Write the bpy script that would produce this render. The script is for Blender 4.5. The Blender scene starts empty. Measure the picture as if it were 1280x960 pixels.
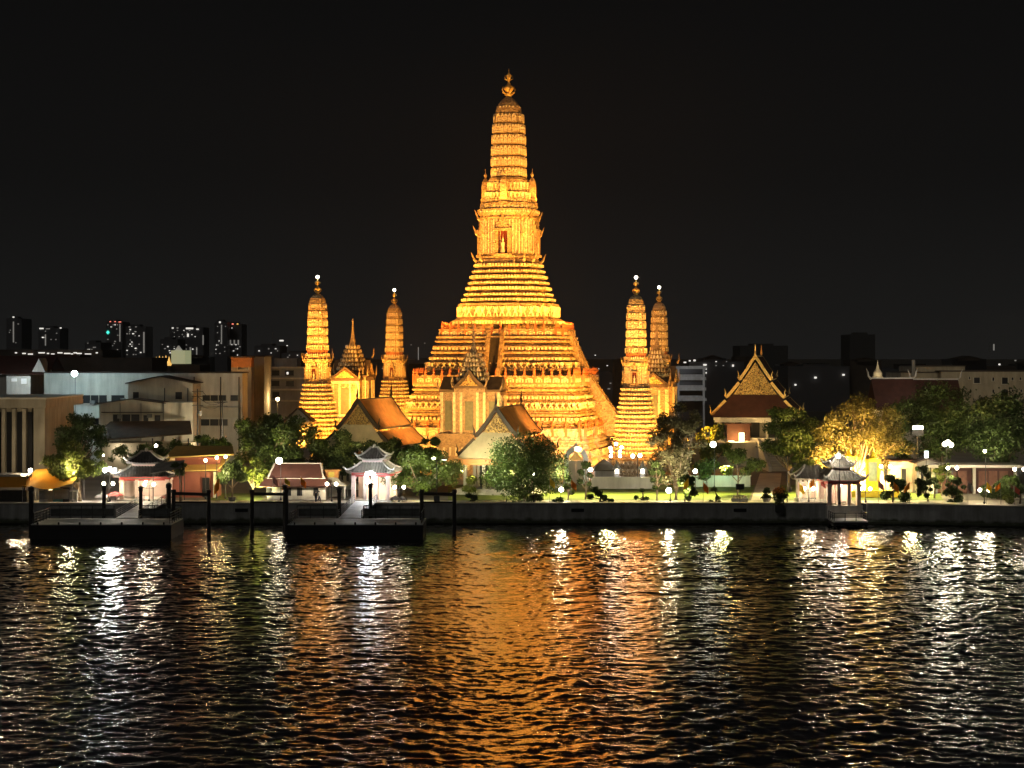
import bpy, bmesh, math, random
import numpy as np
from mathutils import Vector, Matrix
R = math.radians
C = bpy.context.scene.collection
S = bpy.context.scene
rnd = random.Random(7)

# ------------------------------------------------------------------ camera, sky, sun, exposure
cam_d = bpy.data.cameras.new('camera'); cam = bpy.data.objects.new('camera', cam_d); C.objects.link(cam)
CAMZ, F, HY = 25.0, 2200.0, 445.0
cam.location = (0, 0, CAMZ); cam.rotation_euler = (R(90), 0, 0)
cam_d.sensor_width = 36; cam_d.lens = F / 1280 * 36; cam_d.shift_y = -(480 - HY) / 1280
cam_d.clip_start = 1; cam_d.clip_end = 20000
S.camera = cam
W = bpy.data.worlds.new("World"); S.world = W; W.use_nodes = True
nt = W.node_tree; nt.nodes.clear()
wo = nt.nodes.new('ShaderNodeOutputWorld'); bg = nt.nodes.new('ShaderNodeBackground')
tc = nt.nodes.new('ShaderNodeTexCoord'); sx = nt.nodes.new('ShaderNodeSeparateXYZ')
cr = nt.nodes.new('ShaderNodeValToRGB')          # city glow near the horizon, darker overhead
nt.links.new(tc.outputs['Generated'], sx.inputs[0]); nt.links.new(sx.outputs['Z'], cr.inputs[0])
e = cr.color_ramp.elements
e[0].position = 0.0; e[0].color = (.0098, .0096, .0092, 1)
e[1].position = 0.35; e[1].color = (.0022, .0022, .0023, 1)
k = e.new(0.10); k.color = (.0051, .0050, .0049, 1)
nt.links.new(cr.outputs[0], bg.inputs['Color']); bg.inputs['Strength'].default_value = 1.0
nt.links.new(bg.outputs[0], wo.inputs[0])
sun_d = bpy.data.lights.new('moon', 'SUN'); sun = bpy.data.objects.new('moon', sun_d); C.objects.link(sun)
sun_d.energy = 0.14; sun_d.angle = R(12); sun_d.color = (1, .95, .86)
sun.rotation_euler = (R(58), 0, R(-24))
S.view_settings.view_transform = 'Standard'; S.view_settings.look = 'None'
S.view_settings.exposure = 0; S.view_settings.gamma = 1
S.cycles.use_denoising = True
S.cycles.max_bounces = 5; S.cycles.diffuse_bounces = 2; S.cycles.glossy_bounces = 3
S.cycles.transmission_bounces = 3; S.cycles.transparent_max_bounces = 6
S.cycles.caustics_reflective = False; S.cycles.caustics_refractive = False
S.cycles.sample_clamp_indirect = 60.0
S.cycles.use_light_tree = True

KP, KS, KA = 10.5, 8.5, 2.8        # lamp strengths: globes, small floods, the tower's own floods
def X(px, Y): return (px - 640) * Y / F
def Z(py, Y): return CAMZ - (py - HY) * Y / F
G0 = 3.0                                          # ground level behind the river wall

# ------------------------------------------------------------------ materials
MATS = {}
def mat(name, col, rough=.75, vary=.25, scale=1.5, bump=0.0, bscale=None, col2=None, metal=0.0, spec=.4, translucent=0.0, streak=0.0):
    if name in MATS: return MATS[name]
    m = bpy.data.materials.new(name); m.use_nodes = True; n = m.node_tree; b = n.nodes['Principled BSDF']
    tcn = n.nodes.new('ShaderNodeTexCoord'); nz = n.nodes.new('ShaderNodeTexNoise')
    nz.inputs['Scale'].default_value = scale; nz.inputs['Detail'].default_value = 5
    n.links.new(tcn.outputs['Object'], nz.inputs['Vector'])
    rp = n.nodes.new('ShaderNodeValToRGB')
    c2 = col2 or tuple(c * (1 - vary) for c in col)
    rp.color_ramp.elements[0].position = .32; rp.color_ramp.elements[1].position = .68
    rp.color_ramp.elements[0].color = (*c2, 1); rp.color_ramp.elements[1].color = (*col, 1)
    n.links.new(nz.outputs['Fac'], rp.inputs[0]); n.links.new(rp.outputs[0], b.inputs['Base Color'])
    if streak:                                      # rain streaks and grime running down the wall
        mp = n.nodes.new('ShaderNodeMapping'); mp.inputs["Scale"].default_value = (.55, .55, .07)
        n3 = n.nodes.new('ShaderNodeTexNoise'); n3.inputs['Scale'].default_value = 1.6; n3.inputs['Detail'].default_value = 6; n3.inputs['Roughness'].default_value = .65
        n.links.new(tcn.outputs['Object'], mp.inputs[0]); n.links.new(mp.outputs[0], n3.inputs['Vector'])
        r3 = n.nodes.new('ShaderNodeValToRGB'); r3.color_ramp.elements[0].position = .36; r3.color_ramp.elements[1].position = .62
        r3.color_ramp.elements[0].color = (1 - streak, 1 - streak * 1.02, 1 - streak * 1.1, 1); r3.color_ramp.elements[1].color = (1, 1, 1, 1)
        mm_ = n.nodes.new('ShaderNodeMix'); mm_.data_type = 'RGBA'; mm_.blend_type = 'MULTIPLY'; mm_.inputs[0].default_value = 1
        n.links.new(n3.outputs['Fac'], r3.inputs[0]); n.links.new(rp.outputs[0], mm_.inputs[6]); n.links.new(r3.outputs[0], mm_.inputs[7]); n.links.new(mm_.outputs[2], b.inputs['Base Color'])
    b.inputs['Roughness'].default_value = rough; b.inputs['Metallic'].default_value = metal
    b.inputs['Specular IOR Level'].default_value = spec
    if bump:
        n2 = n.nodes.new('ShaderNodeTexNoise'); n2.inputs['Scale'].default_value = bscale or scale * 6
        n2.inputs['Detail'].default_value = 3
        n.links.new(tcn.outputs['Object'], n2.inputs['Vector'])
        bp = n.nodes.new('ShaderNodeBump'); bp.inputs['Strength'].default_value = bump; bp.inputs['Distance'].default_value = .15
        n.links.new(n2.outputs['Fac'], bp.inputs['Height']); n.links.new(bp.outputs[0], b.inputs['Normal'])
    if translucent:
        tr = n.nodes.new('ShaderNodeBsdfTranslucent'); mx = n.nodes.new('ShaderNodeMixShader'); mx.inputs[0].default_value = translucent
        out = n.nodes['Material Output']
        n.links.new(rp.outputs[0], tr.inputs['Color'])
        n.links.new(b.outputs[0], mx.inputs[1]); n.links.new(tr.outputs[0], mx.inputs[2]); n.links.new(mx.outputs[0], out.inputs[0])
    MATS[name] = m; return m
def emit(name, col, s):
    if name in MATS: return MATS[name]
    m = bpy.data.materials.new(name); m.use_nodes = True; n = m.node_tree; b = n.nodes['Principled BSDF']
    b.inputs['Base Color'].default_value = (.8, .8, .8, 1)
    b.inputs['Emission Color'].default_value = (*col, 1); b.inputs['Emission Strength'].default_value = s
    MATS[name] = m; return m
def mosaic(name, col, dark, scale=2.2):
    """stucco set with broken porcelain: small cells of slightly different tone, relief between them"""
    m = bpy.data.materials.new(name); m.use_nodes = True; n = m.node_tree; b = n.nodes['Principled BSDF']
    tcn = n.nodes.new('ShaderNodeTexCoord')
    vo = n.nodes.new('ShaderNodeTexVoronoi'); vo.inputs['Scale'].default_value = scale
    nz = n.nodes.new('ShaderNodeTexNoise'); nz.inputs['Scale'].default_value = .5; nz.inputs['Detail'].default_value = 6
    for q in (vo, nz): n.links.new(tcn.outputs['Object'], q.inputs['Vector'])
    sp = n.nodes.new('ShaderNodeSeparateColor'); n.links.new(vo.outputs['Color'], sp.inputs[0])
    ad = n.nodes.new('ShaderNodeMath'); ad.operation = 'MULTIPLY_ADD'; ad.inputs[1].default_value = .55
    n.links.new(sp.outputs[0], ad.inputs[0])
    ml = n.nodes.new('ShaderNodeMath'); ml.operation = 'MULTIPLY'; ml.inputs[1].default_value = .42
    n.links.new(nz.outputs['Fac'], ml.inputs[0]); n.links.new(ml.outputs[0], ad.inputs[2])
    rp = n.nodes.new('ShaderNodeValToRGB'); rp.color_ramp.elements[0].color = (*dark, 1); rp.color_ramp.elements[1].color = (*col, 1)
    rp.color_ramp.elements[0].position = .2; rp.color_ramp.elements[1].position = .62
    n.links.new(ad.outputs[0], rp.inputs[0]); n.links.new(rp.outputs[0], b.inputs['Base Color'])
    b.inputs['Roughness'].default_value = .45
    bp = n.nodes.new('ShaderNodeBump'); bp.inputs['Strength'].default_value = .8; bp.inputs['Distance'].default_value = .22
    n.links.new(vo.outputs['Distance'], bp.inputs['Height']); n.links.new(bp.outputs[0], b.inputs['Normal'])
    MATS[name] = m; return m

M_prang = mosaic('porcelain_stucco', (.46, .34, .20), (.25, .165, .09), 3.6)
M_relief = mosaic('relief_porcelain', (.74, .66, .50), (.56, .46, .32), 3.0)
M_prang2 = mosaic('terrace_stucco', (.47, .35, .21), (.25, .16, .085), 3.0)
M_base = mosaic('weathered_stucco', (.50, .45, .40), (.25, .20, .17), 2.0)
M_sema = mat('reddened_glaze', (.55, .19, .08), .5, .35, 1.2)  # red of shade and spill light on the finials put into the colour
M_gold = mat('gilding', (.78, .54, .18), .38, .25, 3, metal=.25)
M_step = mat('shaded_step_stone', (.075, .06, .045), .85, .4, 1)  # shade of the recessed stairs put into the stone colour
M_niche = mat('red_niche', (.16, .02, .012), .8, .3, 1)
M_statue = mat('white_statue', (.75, .68, .55), .5, .1, 2)
M_mond = mosaic('mondop_stucco', (.38, .28, .17), (.24, .17, .10), 3.2)
M_door = mat('door_green_grey', (.16, .18, .13), .6, .3, 2)
M_wall = mat('seawall_concrete', (.40, .40, .385), .9, .35, .35, .25, 1.2, streak=.34)
_n = M_wall.node_tree; _t = _n.nodes['Texture Coordinate']; _s = _n.nodes.new('ShaderNodeSeparateXYZ'); _z = _n.nodes.new('ShaderNodeTexNoise'); _z.inputs['Scale'].default_value = .8; _z.inputs['Detail'].default_value = 6
_a = _n.nodes.new('ShaderNodeMath'); _a.operation = 'MULTIPLY_ADD'; _a.inputs[1].default_value = -1.1; _r = _n.nodes.new('ShaderNodeValToRGB'); _m = _n.nodes.new('ShaderNodeMix'); _m.data_type = 'RGBA'; _m.blend_type = 'MULTIPLY'; _m.inputs[0].default_value = 1
_n.links.new(_t.outputs['Object'], _s.inputs[0]); _n.links.new(_t.outputs['Object'], _z.inputs['Vector']); _n.links.new(_z.outputs['Fac'], _a.inputs[0]); _n.links.new(_s.outputs['Z'], _a.inputs[2]); _n.links.new(_a.outputs[0], _r.inputs[0])
_r.color_ramp.elements[0].position = .0; _r.color_ramp.elements[0].color = (.22, .25, .16, 1); _r.color_ramp.elements[1].position = .42; _r.color_ramp.elements[1].color = (1, 1, 1, 1)   # algae and tide mark at the foot of the wall
_b = _n.nodes['Principled BSDF']; _l = _b.inputs['Base Color'].links[0]; _n.links.new(_l.from_socket, _m.inputs[6]); _n.links.new(_r.outputs[0], _m.inputs[7]); _n.links.new(_m.outputs[2], _b.inputs['Base Color'])
M_wallcap = mat('wall_cap', (.62, .58, .48), .8, .2, .6)
M_white = mat('white_paint', (.72, .69, .62), .7, .16, .4, streak=.22)
M_cream = mat('cream_render', (.66, .61, .50), .8, .22, .35, .1, streak=.22)
M_pink = mat('pink_column', (.72, .56, .48), .7, .1, .7)
M_red = mat('red_trim', (.45, .06, .05), .6, .2, 1)
M_greytile = mat('grey_clay_tile', (.15, .135, .12), .8, .45, 1.1, .2)
M_paleridge = mat('pale_ridge', (.62, .55, .45), .8, .2, 1.2)
M_orange_tile = mat('orange_glazed_tile', (.66, .29, .07), .45, .3, .8, .25, 5)
M_green_tile = mat('dark_green_tile', (.07, .055, .035), .5, .3, 1)
M_redtile = mat('red_brown_tile', (.085, .030, .020), .7, .35, .8, .2, 4)
M_darkwood = mat('dark_timber', (.028, .026, .024), .8, .4, 1.5, .3)
M_iron = mat('black_iron', (.035, .035, .035), .5, .3, 2)
M_galv = mat('painted_rail', (.25, .25, .24), .5, .3, 2)
M_deck = mat('pontoon_deck', (.62, .63, .61), .6, .4, .5, .15)
M_hull = mat('pontoon_hull', (.008, .008, .009), .7, .5, .7)
M_concrete = mat('grey_concrete', (.36, .35, .33), .9, .3, .3, .15, streak=.26)
M_dark = mat('dark_opening', (.016, .016, .018), .35, .3, 1)
M_darkroof = mat('dark_sheet_roof', (.075, .055, .042), .7, .35, .35)
M_ochre = mat('ochre_stone', (.46, .40, .29), .85, .25, .3, .15, streak=.26)
M_tarp = mat('yellow_tarpaulin', (.75, .42, .05), .6, .15, .6, translucent=.35)
M_lawn = mat('mown_grass', (.12, .17, .02), .9, .45, .6, .6, 8)
M_soil = mat('ground_soil', (.16, .14, .11), .95, .4, .12, .2)
M_pave = mat('stone_paving', (.55, .50, .41), .85, .35, .5, .2)
M_leaf_dk = mat('leaf_dark', (.066, .102, .022), .55, .55, .9, translucent=.25)
M_leaf = mat('leaf_mid', (.085, .125, .022), .5, .5, .9, translucent=.3)
M_leaf_y = mat('leaf_yellow_green', (.16, .19, .028), .5, .45, .9, translucent=.35)
M_leaf_dry = mat('leaf_dusty', (.17, .155, .075), .6, .5, 1.0, translucent=.3)
M_bark = mat('bark', (.19, .14, .09), .9, .4, 2.5, .4)
M_barkp = mat('pale_bark', (.34, .25, .16), .9, .35, 2.5, .4)
M_globe_w = emit('globe_warm_glass', (1, .90, .70), 26)
M_globe_c = emit('globe_cool_glass', (.86, .92, 1), 40)
M_globe_y = emit('globe_amber_glass', (1, .72, .34), 24)
M_win_w = emit('lit_window_white', (1, .95, .85), .95)
M_win_d = emit('lit_window_dim', (.85, .8, .7), .20)
M_glow_y = emit('amber_glow', (1, .55, .12), 1.0)

M_brownsheet = mat('brown_sheet_roof', (.17, .11, .065), .75, .35, .5, streak=.2)
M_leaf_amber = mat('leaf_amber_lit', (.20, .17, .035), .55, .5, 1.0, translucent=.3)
M_palepent = mat('pale_yellow_pent', (.74, .64, .38), .7, .15, .6, streak=.15)
M_carved = mosaic('carved_gilding', (.80, .56, .19), (.15, .07, .03), 5.5)
M_brownroof = mat('mondop_roof', (.16, .11, .07), .7, .35, 1.0, .2)
# ------------------------------------------------------------------ mesh helpers
def face_up(o):
    pass
class MB:
    def __init__(s): s.v = []; s.f = []; s.m2 = []
    def add(s, vs, fs):
        n = len(s.v); s.v += [tuple(q) for q in vs]; s.f += [tuple(i + n for i in q) for q in fs]; return s
    def box(s, c, d, rz=0, top=1.0):
        x, y, z = d[0] / 2, d[1] / 2, d[2] / 2; cs, sn = math.cos(rz), math.sin(rz); vs = []
        for zz, k in ((-z, 1), (z, top)):
            for a, b in ((-x, -y), (x, -y), (x, y), (-x, y)):
                a *= k; b *= k; vs.append((c[0] + a * cs - b * sn, c[1] + a * sn + b * cs, c[2] + zz))
        return s.add(vs, [(3, 2, 1, 0), (4, 5, 6, 7), (0, 1, 5, 4), (1, 2, 6, 5), (2, 3, 7, 6), (3, 0, 4, 7)])
    def bar(s, a, b, w, h=None):
        a = Vector(a); b = Vector(b); d = (b - a).normalized(); h = h or w
        up = Vector((0, 0, 1)) if abs(d.z) < .95 else Vector((0, 1, 0))
        sd = d.cross(up).normalized() * w / 2; u = sd.cross(d).normalized() * h / 2; vs = []
        for p in (a, b): vs += [p - sd - u, p + sd - u, p + sd + u, p - sd + u]
        return s.add(vs, [(3, 2, 1, 0), (4, 5, 6, 7), (0, 1, 5, 4), (1, 2, 6, 5), (2, 3, 7, 6), (3, 0, 4, 7)])
    def tube(s, pts, rad, n=6):
        pts = [Vector(p) for p in pts]; rings = []
        for i, p in enumerate(pts):
            d = (pts[min(i + 1, len(pts) - 1)] - pts[max(i - 1, 0)]).normalized()
            up = Vector((0, 0, 1)) if abs(d.z) < .9 else Vector((1, 0, 0))
            a = d.cross(up).normalized(); b = a.cross(d); r = rad[i] if hasattr(rad, '__len__') else rad
            rings.append([p + (a * math.cos(t) + b * math.sin(t)) * r for t in (2 * math.pi * j / n for j in range(n))])
        return s.loft(rings)
    def loft(s, rings, cap=True):
        n = len(rings[0]); vs = [q for r in rings for q in r]; fs = []
        for i in range(len(rings) - 1):
            for j in range(n):
                k = (j + 1) % n; fs.append((i * n + j, i * n + k, (i + 1) * n + k, (i + 1) * n + j))
        if cap: fs.append(tuple(range(n))[::-1]); fs.append(tuple(range((len(rings) - 1) * n, len(rings) * n)))
        return s.add(vs, fs)
    def lathe(s, prof, n=10, c=(0, 0, 0), sx=1, sy=1):
        return s.loft([[(c[0] + r * sx * math.cos(t), c[1] + r * sy * math.sin(t), c[2] + z) for t in (2 * math.pi * j / n for j in range(n))] for r, z in prof])
    def ball(s, c, r, n=8, m=5, sq=1.0):
        return s.lathe([(max(r * math.sin(math.pi * i / m), r * .02), -r * sq * math.cos(math.pi * i / m)) for i in range(m + 1)], n, c)
    def prism(s, poly, y0, y1):
        """polygon in the x-z plane, pushed along y"""
        n = len(poly); vs = [(x, y0, z) for x, z in poly] + [(x, y1, z) for x, z in poly]
        return s.add(vs, [tuple(range(n)), tuple(range(n, 2 * n))[::-1]] + [(i, i + n, (i + 1) % n + n, (i + 1) % n) for i in range(n)])
    def slab(s, a, b, c, d, t):
        """roof panel a b (eave) c d (ridge) of thickness t, ribs not included"""
        a, b, c, d = map(Vector, (a, b, c, d)); nrm = (b - a).cross(d - a).normalized() * t
        vs = [a, b, c, d, a + nrm, b + nrm, c + nrm, d + nrm]
        return s.add(vs, [(3, 2, 1, 0), (4, 5, 6, 7), (0, 1, 5, 4), (1, 2, 6, 5), (2, 3, 7, 6), (3, 0, 4, 7)])
    def build(s, name, m, parent=None, loc=(0, 0, 0), rz=0, smooth=False):
        me = bpy.data.meshes.new(name); me.from_pydata(s.v, [], s.f)
        bm = bmesh.new(); bm.from_mesh(me); bmesh.ops.recalc_face_normals(bm, faces=bm.faces); bm.to_mesh(me); bm.free()
        me.materials.append(m)
        if s.m2:                                        # paler relief porcelain, darker body: recess shade deepened in the colours
            me.materials.append(M_relief)
            for a, b in s.m2:
                for i in range(a, b): me.polygons[i].material_index = 1
        if smooth: me.polygons.foreach_set('use_smooth', [True] * len(me.polygons))
        o = bpy.data.objects.new(name, me); C.objects.link(o); o.location = loc; o.rotation_euler = (0, 0, rz)
        if parent: o.parent = parent
        return o
def tag(o, label=None, cat=None, group=None, kind=None):
    if label: o['label'] = label
    if cat: o['category'] = cat
    if group: o['group'] = group
    if kind: o['kind'] = kind
    return o
def thing(name, label, cat, loc, rz=0, group=None):
    o = bpy.data.objects.new(name, None); C.objects.link(o); o.empty_display_size = .5
    o.location = loc; o.rotation_euler = (0, 0, rz); return tag(o, label, cat, group)
def dup(root, loc, rz, label, group=None):
    def cp(o, p):
        c = o.copy(); C.objects.link(c); c.parent = p
        for ch in list(o.children): cp(ch, c)
        return c
    r = cp(root, None); r.location = loc; r.rotation_euler = (0, 0, rz); r['label'] = label
    if group: r['group'] = group
    return r
def point(loc, P, col, r=.3, parent=None, name='lamp_or_fill_light'):
    d = bpy.data.lights.new(name, 'POINT'); d.energy = P * KP; d.color = col; d.shadow_soft_size = r
    o = bpy.data.objects.new(name, d); C.objects.link(o); o.location = loc
    if parent: o.parent = parent
    return o
def aim(o, loc, tgt):
    o.location = loc; o.rotation_euler = (Vector(tgt) - Vector(loc)).to_track_quat('-Z', 'Y').to_euler()
def spot(loc, tgt, P, col, ang, blend=.6, r=.4, name='flood_or_fill_beam', k=None):
    d = bpy.data.lights.new(name, 'SPOT'); d.energy = P * (k or KS); d.color = col; d.spot_size = R(ang); d.spot_blend = blend; d.shadow_soft_size = r
    o = bpy.data.objects.new(name, d); C.objects.link(o); aim(o, loc, tgt); return o
def strip(loc, tgt, P, col, L, w=.5, name='floodlight_strip', xdir=None):
    d = bpy.data.lights.new(name, 'AREA'); d.energy = P * KA; d.color = col; d.shape = 'RECTANGLE'; d.size = L; d.size_y = w
    o = bpy.data.objects.new(name, d); C.objects.link(o); o.location = loc
    z = -(Vector(tgt) - Vector(loc)).normalized(); x = Vector(xdir); x = (x - z * x.dot(z)).normalized(); y = z.cross(x)
    o.rotation_euler = Matrix((x, y, z)).transposed().to_euler(); return o
# ------------------------------------------------------------------ setting: ground, river
g = MB()
gx0, gx1 = -9000, 9000
g.add([(gx0, 263, G0), (X(1035, 262), 263, G0), (X(1082, 262), 263, G0), (gx1, 263, G0), (gx1, 12000, G0), (gx0, 12000, G0)], [(0, 1, 2, 3, 4, 5)])
tag(g.build('ground', M_soil), kind='structure')
bed = MB(); bed.add([(-2500, -400, -3), (2500, -400, -3), (2500, 300, -3), (-2500, 300, -3)], [(0, 1, 2, 3)])
tag(bed.build('riverbed', M_soil), kind='structure')

def build_river():
    dx = .20; xs = np.arange(-104, 104 + dx, dx); ys = [94.0]
    while ys[-1] < 263.1: ys.append(ys[-1] + .15 + .13 * (ys[-1] - 94) / 169)
    ys = np.array(ys)
    GX, GY = np.meshgrid(xs, ys); H = np.zeros_like(GX); rg = np.random.default_rng(3)
    for i in range(60):
        lam = .58 * (3.4 / .58) ** rg.random(); k = 2 * np.pi / lam
        th = rg.normal(R(98), R(62)); amp = .0036 * lam ** .65
        ph = rg.random() * 6.283
        a = k * (GX * np.cos(th) + GY * np.sin(th)) + ph
        H += amp * (np.sin(a) + .22 * np.cos(2 * a))
    # calmer and rougher patches as on a real river
    patch = 1.0 + .34 * np.sin(GX * .045 + 1.3 + .9 * np.sin(GY * .05)) * np.sin(GY * .061 + .4 + .8 * np.sin(GX * .031)) + .22 * np.sin(GX * .11 + GY * .17 + 1.7 * np.sin(GX * .05)) * np.sin(GY * .21 - GX * .04)
    H *= np.clip(patch, .5, 1.5)
    for (ax, ay, lam, am, off, wd) in ((.16, .987, 7.5, .035, 128, 16), (-.24, .971, 5.2, .035, 176, 12), (.08, .997, 11.0, .05, 215, 30)):   # old wakes and a slow swell
        q = GX * ax + GY * ay; H += am * np.exp(-((q - off) / wd) ** 2) * np.sin(2 * np.pi * q / lam + .5 * np.sin(GX * .12))
    ny, nx = GX.shape; V = np.stack([GX, GY, H], -1).reshape(-1, 3)
    idx = np.arange(nx * ny).reshape(ny, nx)
    Q = np.stack([idx[:-1, :-1], idx[:-1, 1:], idx[1:, 1:], idx[1:, :-1]], -1).reshape(-1, 4)
    x0, x1, y0, y1 = xs[0], xs[-1], ys[0], ys[-1]
    outer = np.array([(-2400, -300, 0), (2400, -300, 0), (2400, y1, 0), (-2400, y1, 0), (x0, y0, 0), (x1, y0, 0), (x1, y1, 0), (x0, y1, 0)])
    n0 = len(V); V = np.vstack([V, outer])
    oq = np.array([(0, 1, 5, 4), (1, 2, 6, 5), (3, 0, 4, 7)]) + n0
    Q = np.vstack([Q, oq])
    me = bpy.data.meshes.new('river'); me.vertices.add(len(V)); me.vertices.foreach_set('co', V.astype(np.float32).ravel())
    me.loops.add(Q.size); me.loops.foreach_set('vertex_index', Q.astype(np.int32).ravel())
    me.polygons.add(len(Q)); me.polygons.foreach_set('loop_start', np.arange(0, Q.size, 4, dtype=np.int32))
    me.polygons.foreach_set('use_smooth', np.ones(len(Q), dtype=bool)); me.update(calc_edges=True)
    m = bpy.data.materials.new('river_water'); m.use_nodes = True; n = m.node_tree; b = n.nodes['Principled BSDF']
    b.inputs['Base Color'].default_value = (.002, .0022, .0018, 1); b.inputs['Roughness'].default_value = .03; b.inputs['IOR'].default_value = 1.5
    tcn = n.nodes.new('ShaderNodeTexCoord'); mp = n.nodes.new('ShaderNodeMapping'); mp.inputs['Scale'].default_value = (.75, 1.15, 1); mp.inputs['Rotation'].default_value = (0, 0, R(6))
    n.links.new(tcn.outputs['Object'], mp.inputs[0])
    nz = n.nodes.new('ShaderNodeTexNoise'); nz.inputs['Scale'].default_value = 2.7; nz.inputs['Detail'].default_value = 3; nz.inputs['Roughness'].default_value = .5
    n.links.new(mp.outputs[0], nz.inputs['Vector'])
    bp = n.nodes.new('ShaderNodeBump'); bp.inputs['Strength'].default_value = 1.0; bp.inputs["Distance"].default_value = .035
    n.links.new(nz.outputs['Fac'], bp.inputs['Height']); n.links.new(bp.outputs[0], b.inputs['Normal'])
    gl = n.nodes.new('ShaderNodeBsdfGlossy'); gl.inputs['Color'].default_value = (.86, .85, .82, 1); gl.inputs['Roughness'].default_value = .03; mx = n.nodes.new('ShaderNodeMixShader'); mx.inputs[0].default_value = .4   # plain gloss mixed in to brighten the reflections beyond real water
    n.links.new(bp.outputs[0], gl.inputs['Normal']); n.links.new(b.outputs[0], mx.inputs[1]); n.links.new(gl.outputs[0], mx.inputs[2]); n.links.new(mx.outputs[0], n.nodes['Material Output'].inputs[0])
    me.materials.append(m); o = bpy.data.objects.new('river', me); C.objects.link(o); tag(o, kind='structure')
build_river()

# river wall
def wall_run(name, label, x0, y0, x1, y1, h0=3.0, h1=3.0):
    t = thing(name, label, 'river wall', (x0, y0, 0))
    dx, dy = x1 - x0, y1 - y0; L = math.hypot(dx, dy); t.rotation_euler[2] = math.atan2(dy, dx)
    w = MB(); w.add([(0, 0, -3), (L, 0, -3), (L, .9, -3), (0, .9, -3), (0, 0, h0), (L, 0, h1), (L, .9, h1), (0, .9, h0)],
                    [(3, 2, 1, 0), (4, 5, 6, 7), (0, 1, 5, 4), (1, 2, 6, 5), (2, 3, 7, 6), (3, 0, 4, 7)])
    # panel joints and a toe beam standing a little proud
    for i in range(int(L / 9)): w.box((4 + i * 9, -.03, 1.2), (.14, .1, 3.2))
    w.box((L / 2, -.18, .32), (L, .4, .34)); w.build('wall_face', M_wall, t)
    c = MB(); c.box((L / 2, .42, h0 + .093 + (h1 - h0) / 2), (L, 1.15, .18)); c.build('coping', M_wallcap, t)
    return t
wl = wall_run('river_wall', 'long grey concrete river wall below the floodlit temple lawn', X(-260, 262), 262, X(1035, 262), 262)
for px in (302, 722, 925):
    s = MB(); s.box((X(px, 262) - X(-260, 262), -.05, 2.05), (1.9, .12, .5)); s.build('drain_slot', M_dark, wl)
wall_run('river_wall', 'grey stained river wall beside the small pier, angled towards the viewer', X(1082, 262), 261.5, X(1560, 250), 250)
# lawn, promenade and paths
def sheet(name, pts, m, z, kind='structure'):
    b = MB(); b.add([(x, y, z) for x, y in pts], [tuple(range(len(pts)))]); o = b.build(name, m); tag(o, kind=kind); return o
sheet('promenade', [(X(-300, 262), 263.01), (X(1035, 262), 263.01), (X(1035, 262), 268), (X(-300, 262), 268)], M_pave, G0 + .006)
sheet('promenade', [(X(1082, 262), 262.6), (X(1500, 262), 253.5), (X(1560, 262), 268), (X(1082, 262), 268)], M_pave, G0 + .006)
sheet('lawn', [(X(560, 268), 268.3), (X(936, 268), 268.3), (X(944, 300), 300), (X(560, 300), 300)], M_lawn, G0 + .01)
sheet('lawn', [(X(978, 268), 268.3), (X(1180, 268), 268.3), (X(1170, 300), 300), (X(975, 300), 300)], M_lawn, G0 + .01)
sheet('lawn', [(X(260, 268), 268.3), (X(330, 268), 268.3), (X(325, 282), 282), (X(262, 282), 282)], M_lawn, G0 + .01)
sheet('path', [(X(939, 268), 268.2), (X(973, 268), 268.2), (X(977, 330), 330), (X(950, 330), 330)], M_pave, G0 + .014)
sheet('temple_court', [(X(470, 300), 301), (X(940, 300), 301), (X(930, 400), 400), (X(400, 400), 400)], M_pave, G0 + .012)

# ------------------------------------------------------------------ the great tower
PHI = R(-11.5)
def plan(w, a=.5, b=.94, c=.87):
    q = [(1, -a), (1, a), (b, a), (b, c), (c, c), (c, b), (a, b)]; out = []
    for k in range(4):
        cs, sn = ((1, 0), (0, 1), (-1, 0), (0, -1))[k]
        out += [(w * (x * cs - y * sn), w * (x * sn + y * cs)) for x, y in q]
    return out
WIDE = (.5, .955, .90); TOWER = (.42, .88, .74); COB = (.40, .91, .78)
def ploft(mb, prof, pl, cap=True): return mb.loft([[(x, y, z) for x, y in plan(w, *pl)] for w, z in prof], cap)
def courses(w0, z0, w1, z1, n, d=.34):
    out = []; h = (z1 - z0) / n
    for i in range(n):
        w = w0 + (w1 - w0) * i / n; wn = w0 + (w1 - w0) * (i + 1) / n; z = z0 + h * i; q = d * min(1, h)
        out += [(w - 1.3 * q, z), (w - 1.3 * q, z + .17 * h), (w - .35 * q, z + .28 * h), (w, z + .42 * h), (w, z + .60 * h), (w - .3 * q, z + .74 * h), (wn - .5 * q, z + .80 * h), (wn - .5 * q, z + .995 * h)]
    return out
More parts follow.
